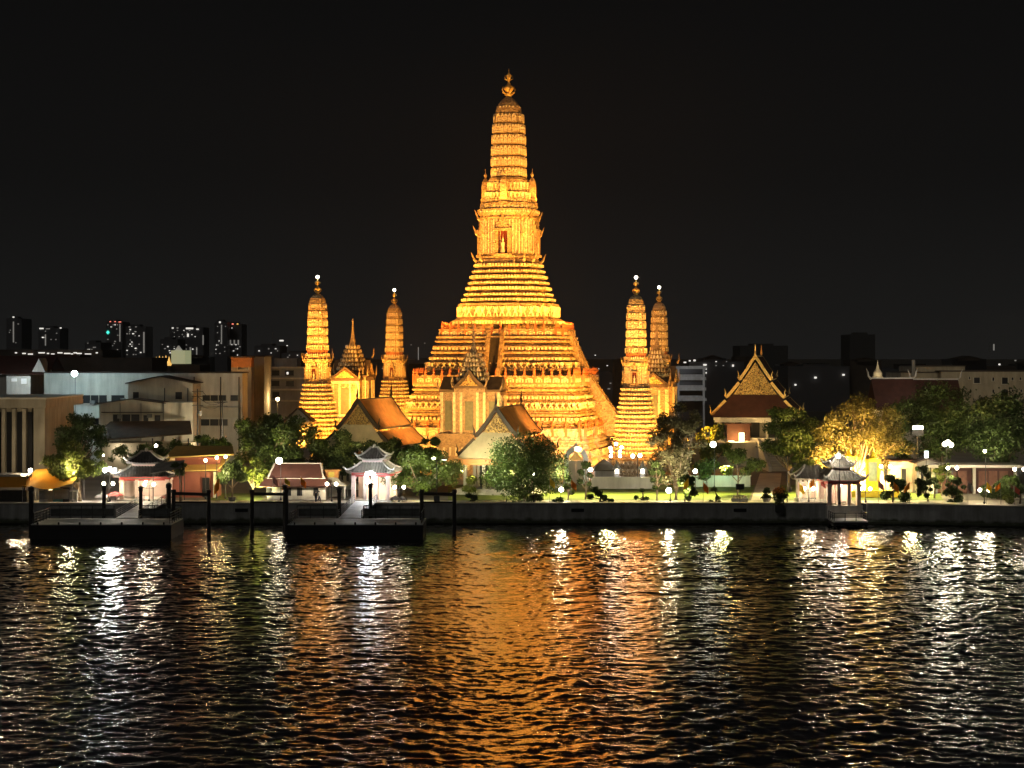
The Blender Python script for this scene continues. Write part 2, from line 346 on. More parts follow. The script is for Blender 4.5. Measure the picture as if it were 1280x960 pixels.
def motifs(mb, w, z, h, sp, kind, pl, out=.3, minlen=.6, skip=0.0):
    P = plan(w, *pl); n = len(P); f0 = len(mb.f)
    for i in range(n):
        a = Vector((*P[i], 0)); b = Vector((*P[(i + 1) % n], 0)); e = b - a; L = e.length
        if L < minlen * sp: continue
        t = e.normalized(); nr = Vector((t.y, -t.x, 0)); m = max(1, int(L / sp + .5))
        for j in range(m):
            o = a + e * ((j + .5) / m)
            if skip and (o - (a + b) / 2).length < skip and L > w: continue
            s = L / m
            def pt(u, v, q): return o + t * u + nr * q + Vector((0, 0, z + v))
            def bx(u0, u1, v0, v1, q0, q1):
                mb.add([pt(u0, v0, q0), pt(u1, v0, q0), pt(u1, v0, q1), pt(u0, v0, q1), pt(u0, v1, q0), pt(u1, v1, q0), pt(u1, v1, q1), pt(u0, v1, q1)],
                       [(0, 1, 2, 3), (4, 5, 6, 7), (0, 1, 5, 4), (1, 2, 6, 5), (2, 3, 7, 6), (3, 0, 4, 7)])
            if kind == 'dentil': bx(-.28 * s, .28 * s, 0, h, -.05, out)
            elif kind == 'petal':
                mb.add([pt(-.42 * s, 0, -.02), pt(.42 * s, 0, -.02), pt(.36 * s, .55 * h, .0), pt(0, h, .02), pt(-.36 * s, .55 * h, .0), pt(0, .42 * h, out)],
                       [(0, 1, 5), (1, 2, 5), (2, 3, 5), (3, 4, 5), (4, 0, 5)])
            elif kind == 'figure':                      # squat guardian holding up the ledge
                bx(-.13 * s, .13 * s, .34 * h, .74 * h, -.05, out); bx(-.09 * s, .09 * s, .74 * h, .95 * h, -.05, out * 1.1)
                for sg in (-1, 1):
                    mb.add([pt(sg * .10 * s, .36 * h, out), pt(sg * .26 * s, .36 * h, out * .8), pt(sg * .40 * s, 0, out * .8), pt(sg * .24 * s, 0, out), pt(sg * .17 * s, .3 * h, 0), pt(sg * .34 * s, 0, 0)],
                           [(0, 1, 2, 3), (0, 4, 1), (1, 4, 5, 2), (3, 2, 5), (0, 3, 5, 4)])
                    mb.add([pt(sg * .10 * s, .70 * h, out), pt(sg * .12 * s, .54 * h, out * .8), pt(sg * .44 * s, .96 * h, out * .8), pt(sg * .32 * s, 1.0 * h, out), pt(sg * .2 * s, .62 * h, 0), pt(sg * .38 * s, .98 * h, 0)],
                           [(0, 1, 2, 3), (1, 4, 5, 2), (0, 3, 5, 4)])
            elif kind == 'arch':                        # small framed niche
                bx(-.40 * s, -.24 * s, 0, .70 * h, -.05, out); bx(.24 * s, .40 * s, 0, .70 * h, -.05, out)
                mb.add([pt(-.44 * s, .66 * h, out), pt(.44 * s, .66 * h, out), pt(0, h, out), pt(-.44 * s, .66 * h, -.03), pt(.44 * s, .66 * h, -.03), pt(0, h, -.03)],
                       [(0, 1, 2), (0, 3, 4, 1), (1, 4, 5, 2), (2, 5, 3, 0)])
                bx(-.12 * s, .12 * s, .05 * h, .5 * h, -.05, out * .5)
            elif kind == 'rib': bx(-.22 * s, .22 * s, 0, h, -.05, out)
    mb.m2.append((f0, len(mb.f)))
    return mb
def parapet(root, w, z, h, pl, sp, m_wall, m_post):
    b = MB(); ploft(b, [(w - .15, z - .5), (w + .12, z - .2), (w, z), (w, z + h * .8), (w + .12, z + h * .85), (w + .12, z + h), (w - .45, z + h), (w - .45, z - .4)], pl, False)
    motifs(b, w, z + .08 * h, h * .66, sp, 'arch', pl, .14); o = b.build('balustrade', m_wall, root)
    P = plan(w - .15, *pl); n = len(P); fm = None
    for i in range(n):
        a = Vector(P[i]); c = Vector(P[(i + 1) % n]); L = (c - a).length; m = max(1, int(L / sp + .5))
        if L < .7: continue
        for j in range(m):
            q = a + (c - a) * (j / m)
            if fm is None:
                f = MB(); f.box((0, 0, h * .5), (.52, .52, h * 1.12)); f.lathe([(.26, h * 1.06), (.32, h * 1.06 + .18), (.15, h * 1.06 + .34), (.25, h * 1.06 + .55), (.18, h * 1.06 + .85), (.02, h * 1.06 + 1.4)], 6); fm = f.build('finial', m_post, o, (q.x, q.y, z))
            else:
                g_ = fm.copy(); C.objects.link(g_); g_.parent = o; g_.location = (q.x, q.y, z)
    return o
def staircase(root, k, w0, z0, w1, z1, half, m_flank, ext=0.0):
    """steep flight on face k, from radius w0 (low) to w1 (high), between two flank walls"""
    n = max(6, int((z1 - z0) / .45)); st = MB(); fl = MB(); rot = k * math.pi / 2
    def rp(x, y, z): return (x * math.cos(rot) - y * math.sin(rot), x * math.sin(rot) + y * math.cos(rot), z)
    for i in range(n):
        y0 = -(w0 + (w1 - w0) * i / n); z = z0 + (z1 - z0) * (i + 1) / n; zb = z0 + (z1 - z0) * i / n - .6
        x = half
        vs = [rp(*q) for q in ((-x, y0, zb), (x, y0, zb), (x, -w1 + .6, zb), (-x, -w1 + .6, zb), (-x, y0, z), (x, y0, z), (x, -w1 + .6, z), (-x, -w1 + .6, z))]
        st.add(vs, [(3, 2, 1, 0), (4, 5, 6, 7), (0, 1, 5, 4), (1, 2, 6, 5), (2, 3, 7, 6), (3, 0, 4, 7)])
    for sg in (-1, 1):
        xa, xb = sg * (half + .02), sg * (half + .75)
        pr = [(-w0 - .7, z0 - .3), (-w0 - .7, z0 + 1.0), (-w1 - .2, z1 + 1.0), (-w1 + .6, z1 + 1.0), (-w1 + .6, z0 - .3)]
        vs = [rp(xa, y, z) for y, z in pr] + [rp(xb, y, z) for y, z in pr]
        fl.add(vs, [(0, 1, 2, 3, 4), (9, 8, 7, 6, 5)] + [(i, i + 5, (i + 1) % 5 + 5, (i + 1) % 5) for i in range(5)])
    s = st.build('staircase', M_step, root); fl.build('flank_wall', m_flank, s)
def niche(root, k, w, z, wd, h, big=1.0):
    """projecting porch with a red recess and a pale figure, under a stepped pointed gable"""
    rot = k * math.pi / 2
    e = MB(); hw = wd / 2; d = .55 * big
    e.box((-hw * .8, -w - d / 2, z + h * .34), (hw * .42, d, h * .68)); e.box((hw * .8, -w - d / 2, z + h * .34), (hw * .42, d, h * .68))
    e.box((0, -w - d / 2 - .05, z + h * .70), (wd * 1.08, d * 1.2, h * .07)); e.box((0, -w - d * .6, z + h * .03), (wd * 1.15, d * 1.5, h * .06))
    for i, (kw, z0, z1) in enumerate(((1.0, .735, .90), (.72, .85, 1.0), (.42, .95, 1.10))):
        e.prism([(-hw * kw, z + h * z0), (hw * kw, z + h * z0), (hw * kw * .62, z + h * (z0 * .55 + z1 * .45)), (0, z + h * z1), (-hw * kw * .62, z + h * (z0 * .55 + z1 * .45))], -w - d * .8 - i * .05, -w + .1)
    f = e.build('niche_frame', MATS['porcelain_stucco'], root, rz=rot)
    q = MB(); q.box((0, -w - .04, z + h * .36), (hw * 1.15, .1, h * .60)); q.build('recess', M_niche, f)
    s = MB(); s.lathe([(.30, 0), (.36, .3), (.22, .9), (.30, 1.5), (.26, 1.75), (.10, 1.9), (.17, 2.1), (.15, 2.3), (.05, 2.55), (.01, 2.9)], 8, (0, -w - .32 * big, z + h * .08))
    sc = h * .18 / 1.0
    s.v = [(x * big * .9, y, z + h * .08 + (zz - z - h * .08) * (h * .46 / 2.9)) for x, y, zz in s.v]
    s.build('statue', M_statue, f)
def finial(root, z, h, r):
    g_ = MB(); g_.lathe([(r * .5, 0), (r * .9, .06 * h), (r * .35, .13 * h), (r * .55, .17 * h), (r, .27 * h), (r * .95, .33 * h), (r * .4, .42 * h), (r * .2, .5 * h), (r * .28, .62 * h), (r * .6, .74 * h), (r * .25, .80 * h), (r * .12, .86 * h), (.02, h)], 10, (0, 0, z))
    for k in range(4):
        a = k * math.pi / 2 + .4
        g_.tube([(math.cos(a) * r * q, math.sin(a) * r * q, z + h * v) for q, v in ((.4, .08), (1.05, .14), (1.25, .25), (1.0, .36))], [r * .2, r * .2, r * .14, .02], 5)
        g_.tube([(math.cos(a) * r * q, math.sin(a) * r * q, z + h * v) for q, v in ((.3, .58), (.75, .62), (.72, .76))], [r * .13, r * .12, .02], 5)
    return g_.build('finial_crown', M_gold, root, smooth=True)

CX, CY = X(636, 350), 350.0
T = thing('temple_tower', 'huge golden floodlit stepped temple tower, tallest thing in the view', 'temple tower', (CX, CY, 0), PHI)
b = MB(); ploft(b, [(21.0, G0 - .5), (21.0, G0 + .6)] + courses(20.6, 3.6, 19.6, 9.6, 5, .5) + [(19.5, 9.62)], WIDE); motifs(b, 20.1, 6.0, 1.3, 1.5, 'figure', WIDE, .4); motifs(b, 20.3, 4.4, 1.0, 1.2, 'petal', WIDE, .3)
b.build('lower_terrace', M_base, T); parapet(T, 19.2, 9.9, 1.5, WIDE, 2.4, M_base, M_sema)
b = MB(); ploft(b, [(18.2, 9.0)] + courses(18.6, 9.7, 16.4, 19.2, 8, .55) + [(16.5, 19.22), (16.6, 19.7)], WIDE)
motifs(b, 17.25, 15.1, 1.15, 1.15, 'figure', WIDE, .5); motifs(b, 18.35, 10.5, .9, .95, 'petal', WIDE, .35); motifs(b, 16.9, 16.9, .5, .7, 'dentil', WIDE, .25); motifs(b, 17.8, 12.8, .55, .8, 'dentil', WIDE, .3)
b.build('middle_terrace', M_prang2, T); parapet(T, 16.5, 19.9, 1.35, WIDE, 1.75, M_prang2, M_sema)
b = MB(); ploft(b, [(14.8, 19.0)] + courses(15.2, 19.75, 12.5, 28.4, 8, .55) + [(12.6, 28.42), (12.7, 28.8)], WIDE)
motifs(b, 14.15, 22.7, 1.1, 1.15, 'figure', WIDE, .5); motifs(b, 14.8, 20.6, .8, .9, 'petal', WIDE, .3); motifs(b, 13.0, 26.2, .5, .7, 'dentil', WIDE, .25); motifs(b, 13.6, 24.2, .5, .7, 'dentil', WIDE, .25)
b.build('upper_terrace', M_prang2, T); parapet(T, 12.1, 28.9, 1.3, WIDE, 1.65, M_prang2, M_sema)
b = MB(); ploft(b, [(9.7, 28.3), (9.7, 30.9), (10.4, 31.2), (10.45, 31.9), (9.9, 32.3), (9.25, 32.6), (9.25, 34.7), (9.5, 34.9), (9.4, 35.3)] + courses(8.75, 35.3, 6.1, 43.3, 7, .55) + [(5.9, 43.35)], TOWER)
motifs(b, 9.3, 32.7, 2.0, 1.35, 'figure', TOWER, .5); motifs(b, 9.75, 28.8, 2.0, 1.6, 'arch', TOWER, .3); motifs(b, 10.4, 31.25, .55, .6, 'dentil', TOWER, .2)
for i in range(7):
    w = 8.75 - 2.65 * i / 7 - .02; motifs(b, w, 35.3 + 8 / 7 * (i + .42), .5, .62, 'petal' if i % 2 else 'dentil', TOWER, .16)
b.build('moulded_base', M_prang, T)
b = MB(); ploft(b, [(5.75, 43.2), (5.75, 44.0), (5.45, 44.2), (5.7, 44.6), (5.3, 45.0), (5.3, 52.0), (5.55, 52.3), (5.3, 52.6), (5.75, 53.2), (5.85, 53.9), (5.3, 54.1), (5.35, 55.1), (4.8, 55.4)], TOWER)
motifs(b, 5.3, 45.2, 6.6, .62, 'rib', TOWER, .14); motifs(b, 5.75, 53.25, .6, .6, 'petal', TOWER, .2); motifs(b, 5.3, 54.1, 1.0, .75, 'petal', TOWER, .25)
b.build('niche_storey', M_prang, T)
for k in range(4):
    niche(T, k, 5.35, 44.6, 3.2, 7.4, 1.3)
    for sg in (-1, 1):
        for z0, q, sx_ in ((51.6, 1.0, 4.9), (48.6, .95, 5.25), (43.6, .8, 5.7)):
            h = MB(); h.tube([(sg * sx_ * .72, -sx_ * .98, z0), (sg * (sx_ * .72 + .35), -sx_ - .5 * q, z0 + .5), (sg * (sx_ * .72 + .3), -sx_ - .75 * q, z0 + 1.2 * q), (sg * (sx_ * .72 + .55), -sx_ - 1.15 * q, z0 + 2.3 * q)], [.28, .26, .18, .03], 5); h.build('roof_horn', M_prang, T, rz=k * math.pi / 2)
b = MB(); ploft(b, [(4.6, 55.2), (4.6, 55.9), (4.2, 56.1), (4.2, 57.4), (3.9, 57.6), (3.7, 59.4), (3.85, 59.7), (3.5, 60.3)], COB)
motifs(b, 4.25, 56.0, 1.3, .85, 'figure', COB, .35); motifs(b, 3.8, 57.6, 1.7, .8, 'figure', COB, .3); motifs(b, 4.6, 55.2, .7, .6, 'petal', COB, .2)
b.build('figure_band', M_prang, T)
cobz = [(3.15, 60.2), (3.18, 62.3), (3.14, 64.5), (3.08, 66.7), (2.98, 68.9), (2.82, 71.0), (2.55, 73.1)]
b = MB(); pr = []
for i in range(6):
    (w, z), (wn, zn) = cobz[i], cobz[i + 1]; pr += [(w - .28, z), (w - .28, z + .18), (w + .06, z + .3), (w, z + .5), ((w + wn) / 2, (z + zn) / 2), (wn, zn - .35), (wn + .06, zn - .15), (wn - .25, zn - .02)]
pr += [(2.3, 73.12), (2.5, 73.4), (2.3, 74.2), (1.85, 75.1), (1.2, 75.9), (.5, 76.5), (.2, 76.7)]
ploft(b, pr, COB)
for i in range(6):
    (w, z), (wn, zn) = cobz[i], cobz[i + 1]; motifs(b, (w + wn) / 2 - .02, z + .35, (zn - z) * .78, .72, 'arch', COB, .30, .5)
motifs(b, 2.25, 73.3, 1.2, .6, 'rib', COB, .06)
b.build('spire', M_prang, T); finial(T, 76.6, 5.6, 1.05)
for k in range(4):
    t = MB(); a = k * math.pi / 2 - math.pi / 2; cx, cy = math.cos(a) * 4.75, math.sin(a) * 4.75
    sub = [(1.0, 54.6), (1.0, 55.3), (.8, 55.4), (.9, 56.2), (.72, 56.4), (.74, 58.6), (.62, 59.6), (.35, 60.2), (.12, 60.4), (.25, 60.8), (.3, 61.0), (.08, 61.4), (.01, 62.3)]
    t.loft([[(cx + x, cy + y, z) for x, y in plan(w, *COB)] for w, z in sub]); t.build('corner_turret', M_prang, T)
for k in range(4):
    staircase(T, k, 23.3, 9.7, 16.6, 19.8, 1.0, M_prang2); staircase(T, k, 16.2, 19.8, 12.4, 29.0, .95, M_prang2)
    d = MB(); d.box((0, -9.95, 30.0), (2.0, .4, 2.6)); d.build('doorway', M_dark, T, rz=k * math.pi / 2)

# ------------------------------------------------------------------ the four corner towers
def satellite(loc, label):
    t = thing('corner_tower', label, 'temple tower', loc, PHI, 'slim corner towers round the great tower')
    b = MB(); ploft(b, [(5.9, -.3), (5.9, .5)] + courses(5.6, .5, 4.4, 5.2, 4, .3) + courses(4.3, 5.2, 2.5, 17.2, 15, .26) + [(2.3, 17.3)], TOWER)
    motifs(b, 5.0, 1.9, 1.0, .9, 'figure', TOWER, .3); motifs(b, 4.7, 3.4, .9, .8, 'figure', TOWER, .3)
    for i in range(15): motifs(b, 4.3 - 1.8 * i / 15 - .02, 5.2 + 12 / 15 * (i + .42), .32, .5, 'petal' if i % 2 else 'dentil', TOWER, .1)
    b.build('moulded_base', M_prang, t)
    b = MB(); ploft(b, [(2.25, 17.2), (2.25, 17.6), (2.05, 17.8), (2.05, 21.0), (2.25, 21.2), (2.3, 21.6), (2.05, 21.8), (2.1, 22.2), (1.85, 22.4)], TOWER)
    motifs(b, 2.05, 17.9, 3.0, .4, 'rib', TOWER, .06); b.build('niche_storey', M_prang, t)
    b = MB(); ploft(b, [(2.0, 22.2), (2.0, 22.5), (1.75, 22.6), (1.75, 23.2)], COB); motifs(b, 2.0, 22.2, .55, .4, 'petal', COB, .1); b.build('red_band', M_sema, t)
    b = MB(); ploft(b, [(1.95, 23.2), (1.8, 23.4), (1.75, 24.2), (1.8, 24.4)], COB); motifs(b, 1.8, 23.3, .9, .45, 'figure', COB, .15)
    cz = [(1.72, 24.3), (1.74, 25.9), (1.72, 27.5), (1.68, 29.1), (1.60, 30.6), (1.42, 32.0)]; pr = []
    for i in range(5):
        (w, z), (wn, zn) = cz[i], cz[i + 1]; pr += [(w - .16, z), (w - .16, z + .12), (w + .04, z + .2), (w, z + .3), (wn, zn - .22), (wn + .04, zn - .1), (wn - .14, zn - .01)]
        motifs(b, (w + wn) / 2 - .02, z + .25, (zn - z) * .76, .44, 'arch', COB, .09, .5)
    pr += [(1.3, 32.02), (1.4, 32.2), (1.2, 32.9), (.85, 33.4), (.3, 33.75), (.1, 33.85)]; ploft(b, pr, COB); b.build('spire', M_prang, t)
    for k in range(4):
        niche(t, k, 2.06, 17.7, 1.25, 3.3, .62)
        for sg in (-1, 1):
          h = MB(); h.tube([(sg * 1.55, -2.05, 21.0), (sg * 1.75, -2.3, 21.6), (sg * 1.85, -2.5, 22.7)], [.13, .1, .02], 4); h.build('roof_horn', M_prang, t, rz=k * math.pi / 2)
    f = finial(t, 33.8, 2.9, .52)
    q = MB(); q.ball((0, 0, 36.85), .3, 8, 6); q.build('beacon_lamp', M_globe_w, t)
    return t
sat = satellite((X(397, 326.6), 326.6, G0 - .2), 'slim golden corner tower nearest the white pale warehouses, brightly lit')
dup(sat, (X(493, 385), 385, G0 - .4), PHI, 'slim amber corner tower set back between the spired pavilion and the great tower')
dup(sat, (X(795, 315), 315, G0 - .8), PHI, 'slim golden corner tower rising above the white low wall and lamps')
dup(sat, (X(824, 373), 373, G0 - .3), PHI, 'slim golden corner tower half hidden behind the tower above the low wall')

# ------------------------------------------------------------------ spired pavilions at the middle of each side
def mondop(loc, rz, label):
    t = thing('spired_pavilion', label, 'pavilion', loc, rz, 'spired pavilions at the sides of the great tower')
    def rb(mb, x, y, z0, z1, g=0): mb.box((0, 0, (z0 + z1) / 2), (x, y, z1 - z0))
    b = MB()
    for i, (x, y, z0, z1) in enumerate(((13.2, 9.4, 0, 1.2), (12.8, 9.0, 1.2, 1.5), (12.2, 8.4, 1.5, 3.6), (12.7, 8.9, 3.6, 4.0), (11.9, 8.1, 4.0, 5.9), (12.5, 8.7, 5.9, 6.3), (11.7, 7.9, 6.3, 7.7), (12.3, 8.5, 7.7, 8.1))): rb(b, x, y, z0, z1)
    f0 = len(b.f)
    for sg in (-1, 1):
        for i in range(11): b.box((-5.6 + i * 1.12, sg * 4.35, 2.5), (.5, .35, 1.7)); b.box((-5.6 + i * 1.12, sg * 4.15, 4.9), (.34, .3, 1.5))
    b.m2.append((f0, len(b.f))); b.build('plinth', M_mond, t)
    b = MB(); rb(b, 10.6, 5.4, 8.1, 15.6); rb(b, 5.6, 7.0, 8.1, 16.2)
    f0 = len(b.f)
    for sg in (-1, 1):
        for x in (-5.2, -2.75, -1.5, 1.5, 2.75, 5.2): b.box((x, sg * (3.55 if abs(x) < 2.8 else 2.78), 11.8), (.45, .3, 7.4))
    for sx_ in (-1, 1):
        for y in (-2.45, -1.1, 1.1, 2.45): b.box((sx_ * 5.38, y, 11.8), (.3, .42, 7.4)); b.m2.append((f0, len(b.f)))
        b.box((sx_ * 5.4, 0, 15.2), (.4, 5.6, .5)); b.box((sx_ * 5.4, 0, 8.5), (.4, 5.6, .7))
        q = MB(); q.box((sx_ * 5.32, 0, 11.3), (.14, 1.5, 5.2)); q.build('door_panel', M_door, t)
        q = MB(); q.loft([[(sx_ * 5.62, -2.3, 16.1), (sx_ * 5.62, 2.3, 16.1), (sx_ * 5.62, 0, 17.9)], [(sx_ * 5.85, -1.9, 16.2), (sx_ * 5.85, 1.9, 16.2), (sx_ * 5.85, 0, 17.6)]]); q.build('pediment', M_carved, t)
    b.build('wall', M_mond, t)
    d = MB()
    for sg in (-1, 1):
        for x, w, yy in ((-4.0, 1.25, 2.74), (0, 1.5, 3.54), (4.0, 1.25, 2.74)):
            q = MB(); q.box((x, sg * yy, 11.3), (w, .14, 5.2)); q.build('door_panel', M_door, t)
    r = MB()
    for x, y, z0, z1 in ((11.4, 6.2, 15.6, 16.0), (6.4, 7.8, 16.2, 16.6)): rb(r, x, y, z0, z1)
    # wing gables run along x, centre gables along y, tiered centre pyramid and spire
    for sg in (-1, 1):
        r.loft([[(sg * 5.6, -3.0, 16.0), (sg * 5.6, 3.0, 16.0), (sg * 5.6, 0, 18.3)], [(sg * 2.2, -3.0, 16.0), (sg * 2.2, 3.0, 16.0), (sg * 2.2, 0, 18.3)]])
        r.loft([[(-2.9, sg * 3.7, 16.6), (2.9, sg * 3.7, 16.6), (1.2, sg * 3.7, 18.0), (0, sg * 3.7, 19.6), (-1.2, sg * 3.7, 18.0)], [(-2.9, sg * .5, 16.6), (2.9, sg * .5, 16.6), (1.2, sg * .5, 18.0), (0, sg * .5, 19.6), (-1.2, sg * .5, 18.0)]])
        g2 = MB(); g2.loft([[(-1.7, sg * 4.05, 16.7), (1.7, sg * 4.05, 16.7), (.7, sg * 4.05, 17.6), (0, sg * 4.05, 18.9), (-.7, sg * 4.05, 17.6)], [(-1.7, sg * 2, 16.7), (1.7, sg * 2, 16.7), (.7, sg * 2, 17.6), (0, sg * 2, 18.9), (-.7, sg * 2, 17.6)]]); g2.build('pediment', M_carved, t)
    sp = MB(); ploft(sp, [(3.0, 16.4)] + courses(2.9, 17.2, 1.0, 22.4, 6, .55) + [(.75, 22.5), (.55, 23.2), (.32, 24.2), (.2, 25.5), (.14, 27.2), (.22, 27.4), (.02, 28.0)], COB)
    for i in range(6): motifs(sp, 2.9 - 1.9 * i / 6, 17.2 + 5.2 / 6 * (i + .4), .8, .6, 'petal', COB, .2)
    sp.build('spire', M_mond, t)
    ro = r.build('roof', M_brownroof, t)
    for sx_ in (-1, 1):
        for sy_ in (-1, 1):
            for x, y, z in ((2.9, 3.9, 16.5), (5.6, 3.0, 16.0), (2.9, 2.9, 16.8)): h = MB(); h.tube([(sx_ * x, sy_ * y, z), (sx_ * (x + .3), sy_ * (y + .1), z + .7), (sx_ * (x + .35), sy_ * (y + .15), z + 2.0)], [.2, .16, .02], 4); h.build('roof_horn', M_mond, ro)
        h = MB(); h.tube([(0, sx_ * 4.0, 20.0), (0, sx_ * 4.3, 20.8), (0, sx_ * 4.35, 22.0)], [.18, .14, .02], 4); h.build('roof_horn', M_mond, ro)
    return t
mo = mondop((X(592, 318), 318, G0), PHI, 'dull brown spired pavilion with three door panels before the great tower')
dup(mo, (X(441, 354), 354, G0 + 1.6), PHI + math.pi / 2, 'pale gold spired pavilion between the two corner towers by the warehouses')
dup(mo, (X(821, 344), 344, G0 + .5), PHI - math.pi / 2, 'golden spired pavilion squeezed behind the corner tower above the low wall')
# ------------------------------------------------------------------ floodlighting of the tower group (amber)
AMB = (1, .395, .045); AMB2 = (1, .42, .055)
def TL(u, v, z):                                   # tower frame -> world
    return (CX + u * math.cos(PHI) - v * math.sin(PHI), CY + u * math.sin(PHI) + v * math.cos(PHI), z)
for k in range(4):
    a = k * math.pi / 2
    def FL(u, v, z, a=a): return TL(u * math.cos(a) - v * math.sin(a), u * math.sin(a) + v * math.cos(a), z)
    xd = Vector(FL(1, 0, 0)) - Vector(FL(0, 0, 0)); far = .45 if k == 2 else 1
    for sg in (-1, 1):
        # ground floods wash the terraces from below, weaker strips on the ledges help what rises above them
        spot(FL(sg * 19, -36, 7.0), FL(sg * 7, -15, 15), 26000 * far, AMB, 95, .9, .6, k=KA)
        spot(FL(sg * 31, -47, 9), FL(sg * 5, -12, 27), (72000 if sg < 0 else 50000) * far, AMB, 48, .9, .6, k=KA)
        spot(FL(sg * 27, -52, 11), FL(0, -4, 50), (70000 if sg < 0 else 46000) * far, AMB, 30, .8, .6, k=KA)
        strip(FL(sg * 6.0, -12.3, 31.6), FL(sg * 5, -7.2, 42), 800 * far, AMB, 10, .5, xdir=xd)
    strip(FL(0, -6.4, 55.9), FL(0, -3.0, 66), 420 * far, AMB, 9, .4, xdir=xd)
for (u, v, P) in ((-3, -66, 400000), (31, -64, 190000)):    # narrow beams on the spire
    spot(TL(u, v, 8), TL(0, 0, 66), P, AMB2, 19, .7, .6, k=KA)
def sat_floods(px, Y, P, z0=G0):
    x = X(px, Y)
    for dx, dy, q in ((-9, -10, 1), (8, -12, 1), (3.5, -15, .8), (10, 7, .5), (-10, 7, .5)):
        spot((x + dx, Y + dy, z0 + 1.5), (x, Y, z0 + 17), P * q * .8, AMB, 80, .9, .4, k=KA)
        if q == 1: spot((x + dx * 1.3, Y + dy * 1.3, z0 + 4), (x, Y, z0 + 29), P * 2.6, AMB2, 26, .8, .4, k=KA)
sat_floods(397, 326.6, 19000); sat_floods(795, 315, 19000); sat_floods(824, 373, 34000); sat_floods(493, 385, 12000)
spot((X(452, 340), 336, 6), (X(441, 354), 354, 18), 6500, AMB2, 80, .9, .4); spot((X(428, 336), 333, 9), (X(441, 354), 354, 26), 5200, AMB2, 40, .8, .4)
spot((X(840, 330), 330, 6), (X(824, 344), 344, 18), 3800, AMB, 80, .9, .4)
spot((X(560, 300), 296, 8), (X(592, 318), 318, 15), 3600, (1, .50, .12), 75, .9, .5); spot((X(622, 306), 303, 12), (X(592, 318), 318, 20), 1600, (1, .50, .12), 80, .9, .5)
# the foot of the tower behind the gate gets whiter light from the court
spot((X(742, 312), 311, 5), (X(725, 330), 331, 8), 1100, (1, .66, .60), 100, .9, .5)

# ------------------------------------------------------------------ buildings behind the temple
def facade_windows(root, Y, rects, m, frame=M_cream, name='window', x0=0.0, deep=.12):
    for (a, b_, c, d) in rects:
        w = MB(); xa, xb, za, zb = X(a, Y), X(b_, Y), Z(d, Y), Z(c, Y)
        w.box(((xa + xb) / 2 - root.location.x, Y - root.location.y - .02, (za + zb) / 2 - root.location.z), (xb - xa, deep, zb - za)); o = w.build(name, m, root)
        n = max(1, int((xb - xa) / 1.6)); f = MB()
        for i in range(n + 1): f.box((xa + (xb - xa) * i / n - root.location.x, Y - root.location.y - .10, (za + zb) / 2 - root.location.z), (.12, .1, zb - za + .1))
        f.box(((xa + xb) / 2 - root.location.x, Y - root.location.y - .14, za - root.location.z - .06), (xb - xa + .3, .25, .12)); f.build('frame', frame, o)
def block(root, px0, px1, pyt, Y, depth, m, zb=G0, name='wall', cap=None):
    xa, xb, zt = X(px0, Y), X(px1, Y), Z(pyt, Y); w = MB()
    w.box(((xa + xb) / 2 - root.location.x, Y + depth / 2 - root.location.y, (zt + zb) / 2 - root.location.z), (xb - xa, depth, zt - zb)); o = w.build(name, m, root)
    if cap:
        c = MB(); c.box(((xa + xb) / 2 - root.location.x, Y + depth / 2 - root.location.y, zt - root.location.z + .13), (xb - xa + .5, depth + .5, .26)); c.build('roof', cap, root)
    return o
def gable_shed(root, px0, px1, pye, pya, Y, depth, m, roof, zb=G0):
    xa, xb = X(px0, Y) - root.location.x, X(px1, Y) - root.location.x; ze, za = Z(pye, Y) - root.location.z, Z(pya, Y) - root.location.z; zb -= root.location.z; y = Y - root.location.y
    w = MB(); w.prism([(xa, zb), (xb, zb), (xb, ze), ((xa + xb) / 2, za), (xa, ze)], y, y + depth); w.build('wall', m, root)
    r = MB(); mx = (xa + xb) / 2
    r.slab((xa - .5, y - .5, ze - .12), (mx, y - .5, za + .02), (mx, y + depth, za + .02), (xa - .5, y + depth, ze - .12), .2)
    r.slab((mx, y - .5, za + .03), (xb + .5, y - .5, ze - .12), (xb + .5, y + depth, ze - .12), (mx, y + depth, za + .03), .2); r.build('roof', roof, root)

t = thing('colonnade_hall', 'ochre stone hall with tall square columns beside the frangipani tree', 'building', (X(0, 300), 300, G0))
block(t, -70, 40, 503, 302.5, 22, M_ochre); o = block(t, -70, 57, 499, 300, 26, M_ochre, Z(510, 300), 'cornice')
block(t, -71, 58.5, 497, 299.6, 26, M_wallcap, Z(499, 300), 'parapet')
for px in (-62, -49, -36, -23, -10, 4, 17, 30): block(t, px - 2.2, px + 2.2, 511, 300.2, 1, M_ochre, G0, 'column')
block(t, 42, 56, 510.2, 300.1, 20, M_ochre, G0, 'corner_pier')
for px in (-55, -42, -29, -16, -3, 10.5, 23.5, 36): block(t, px - 4, px + 4, 515, 302.3, .3, M_dark, G0 + .5, 'window')

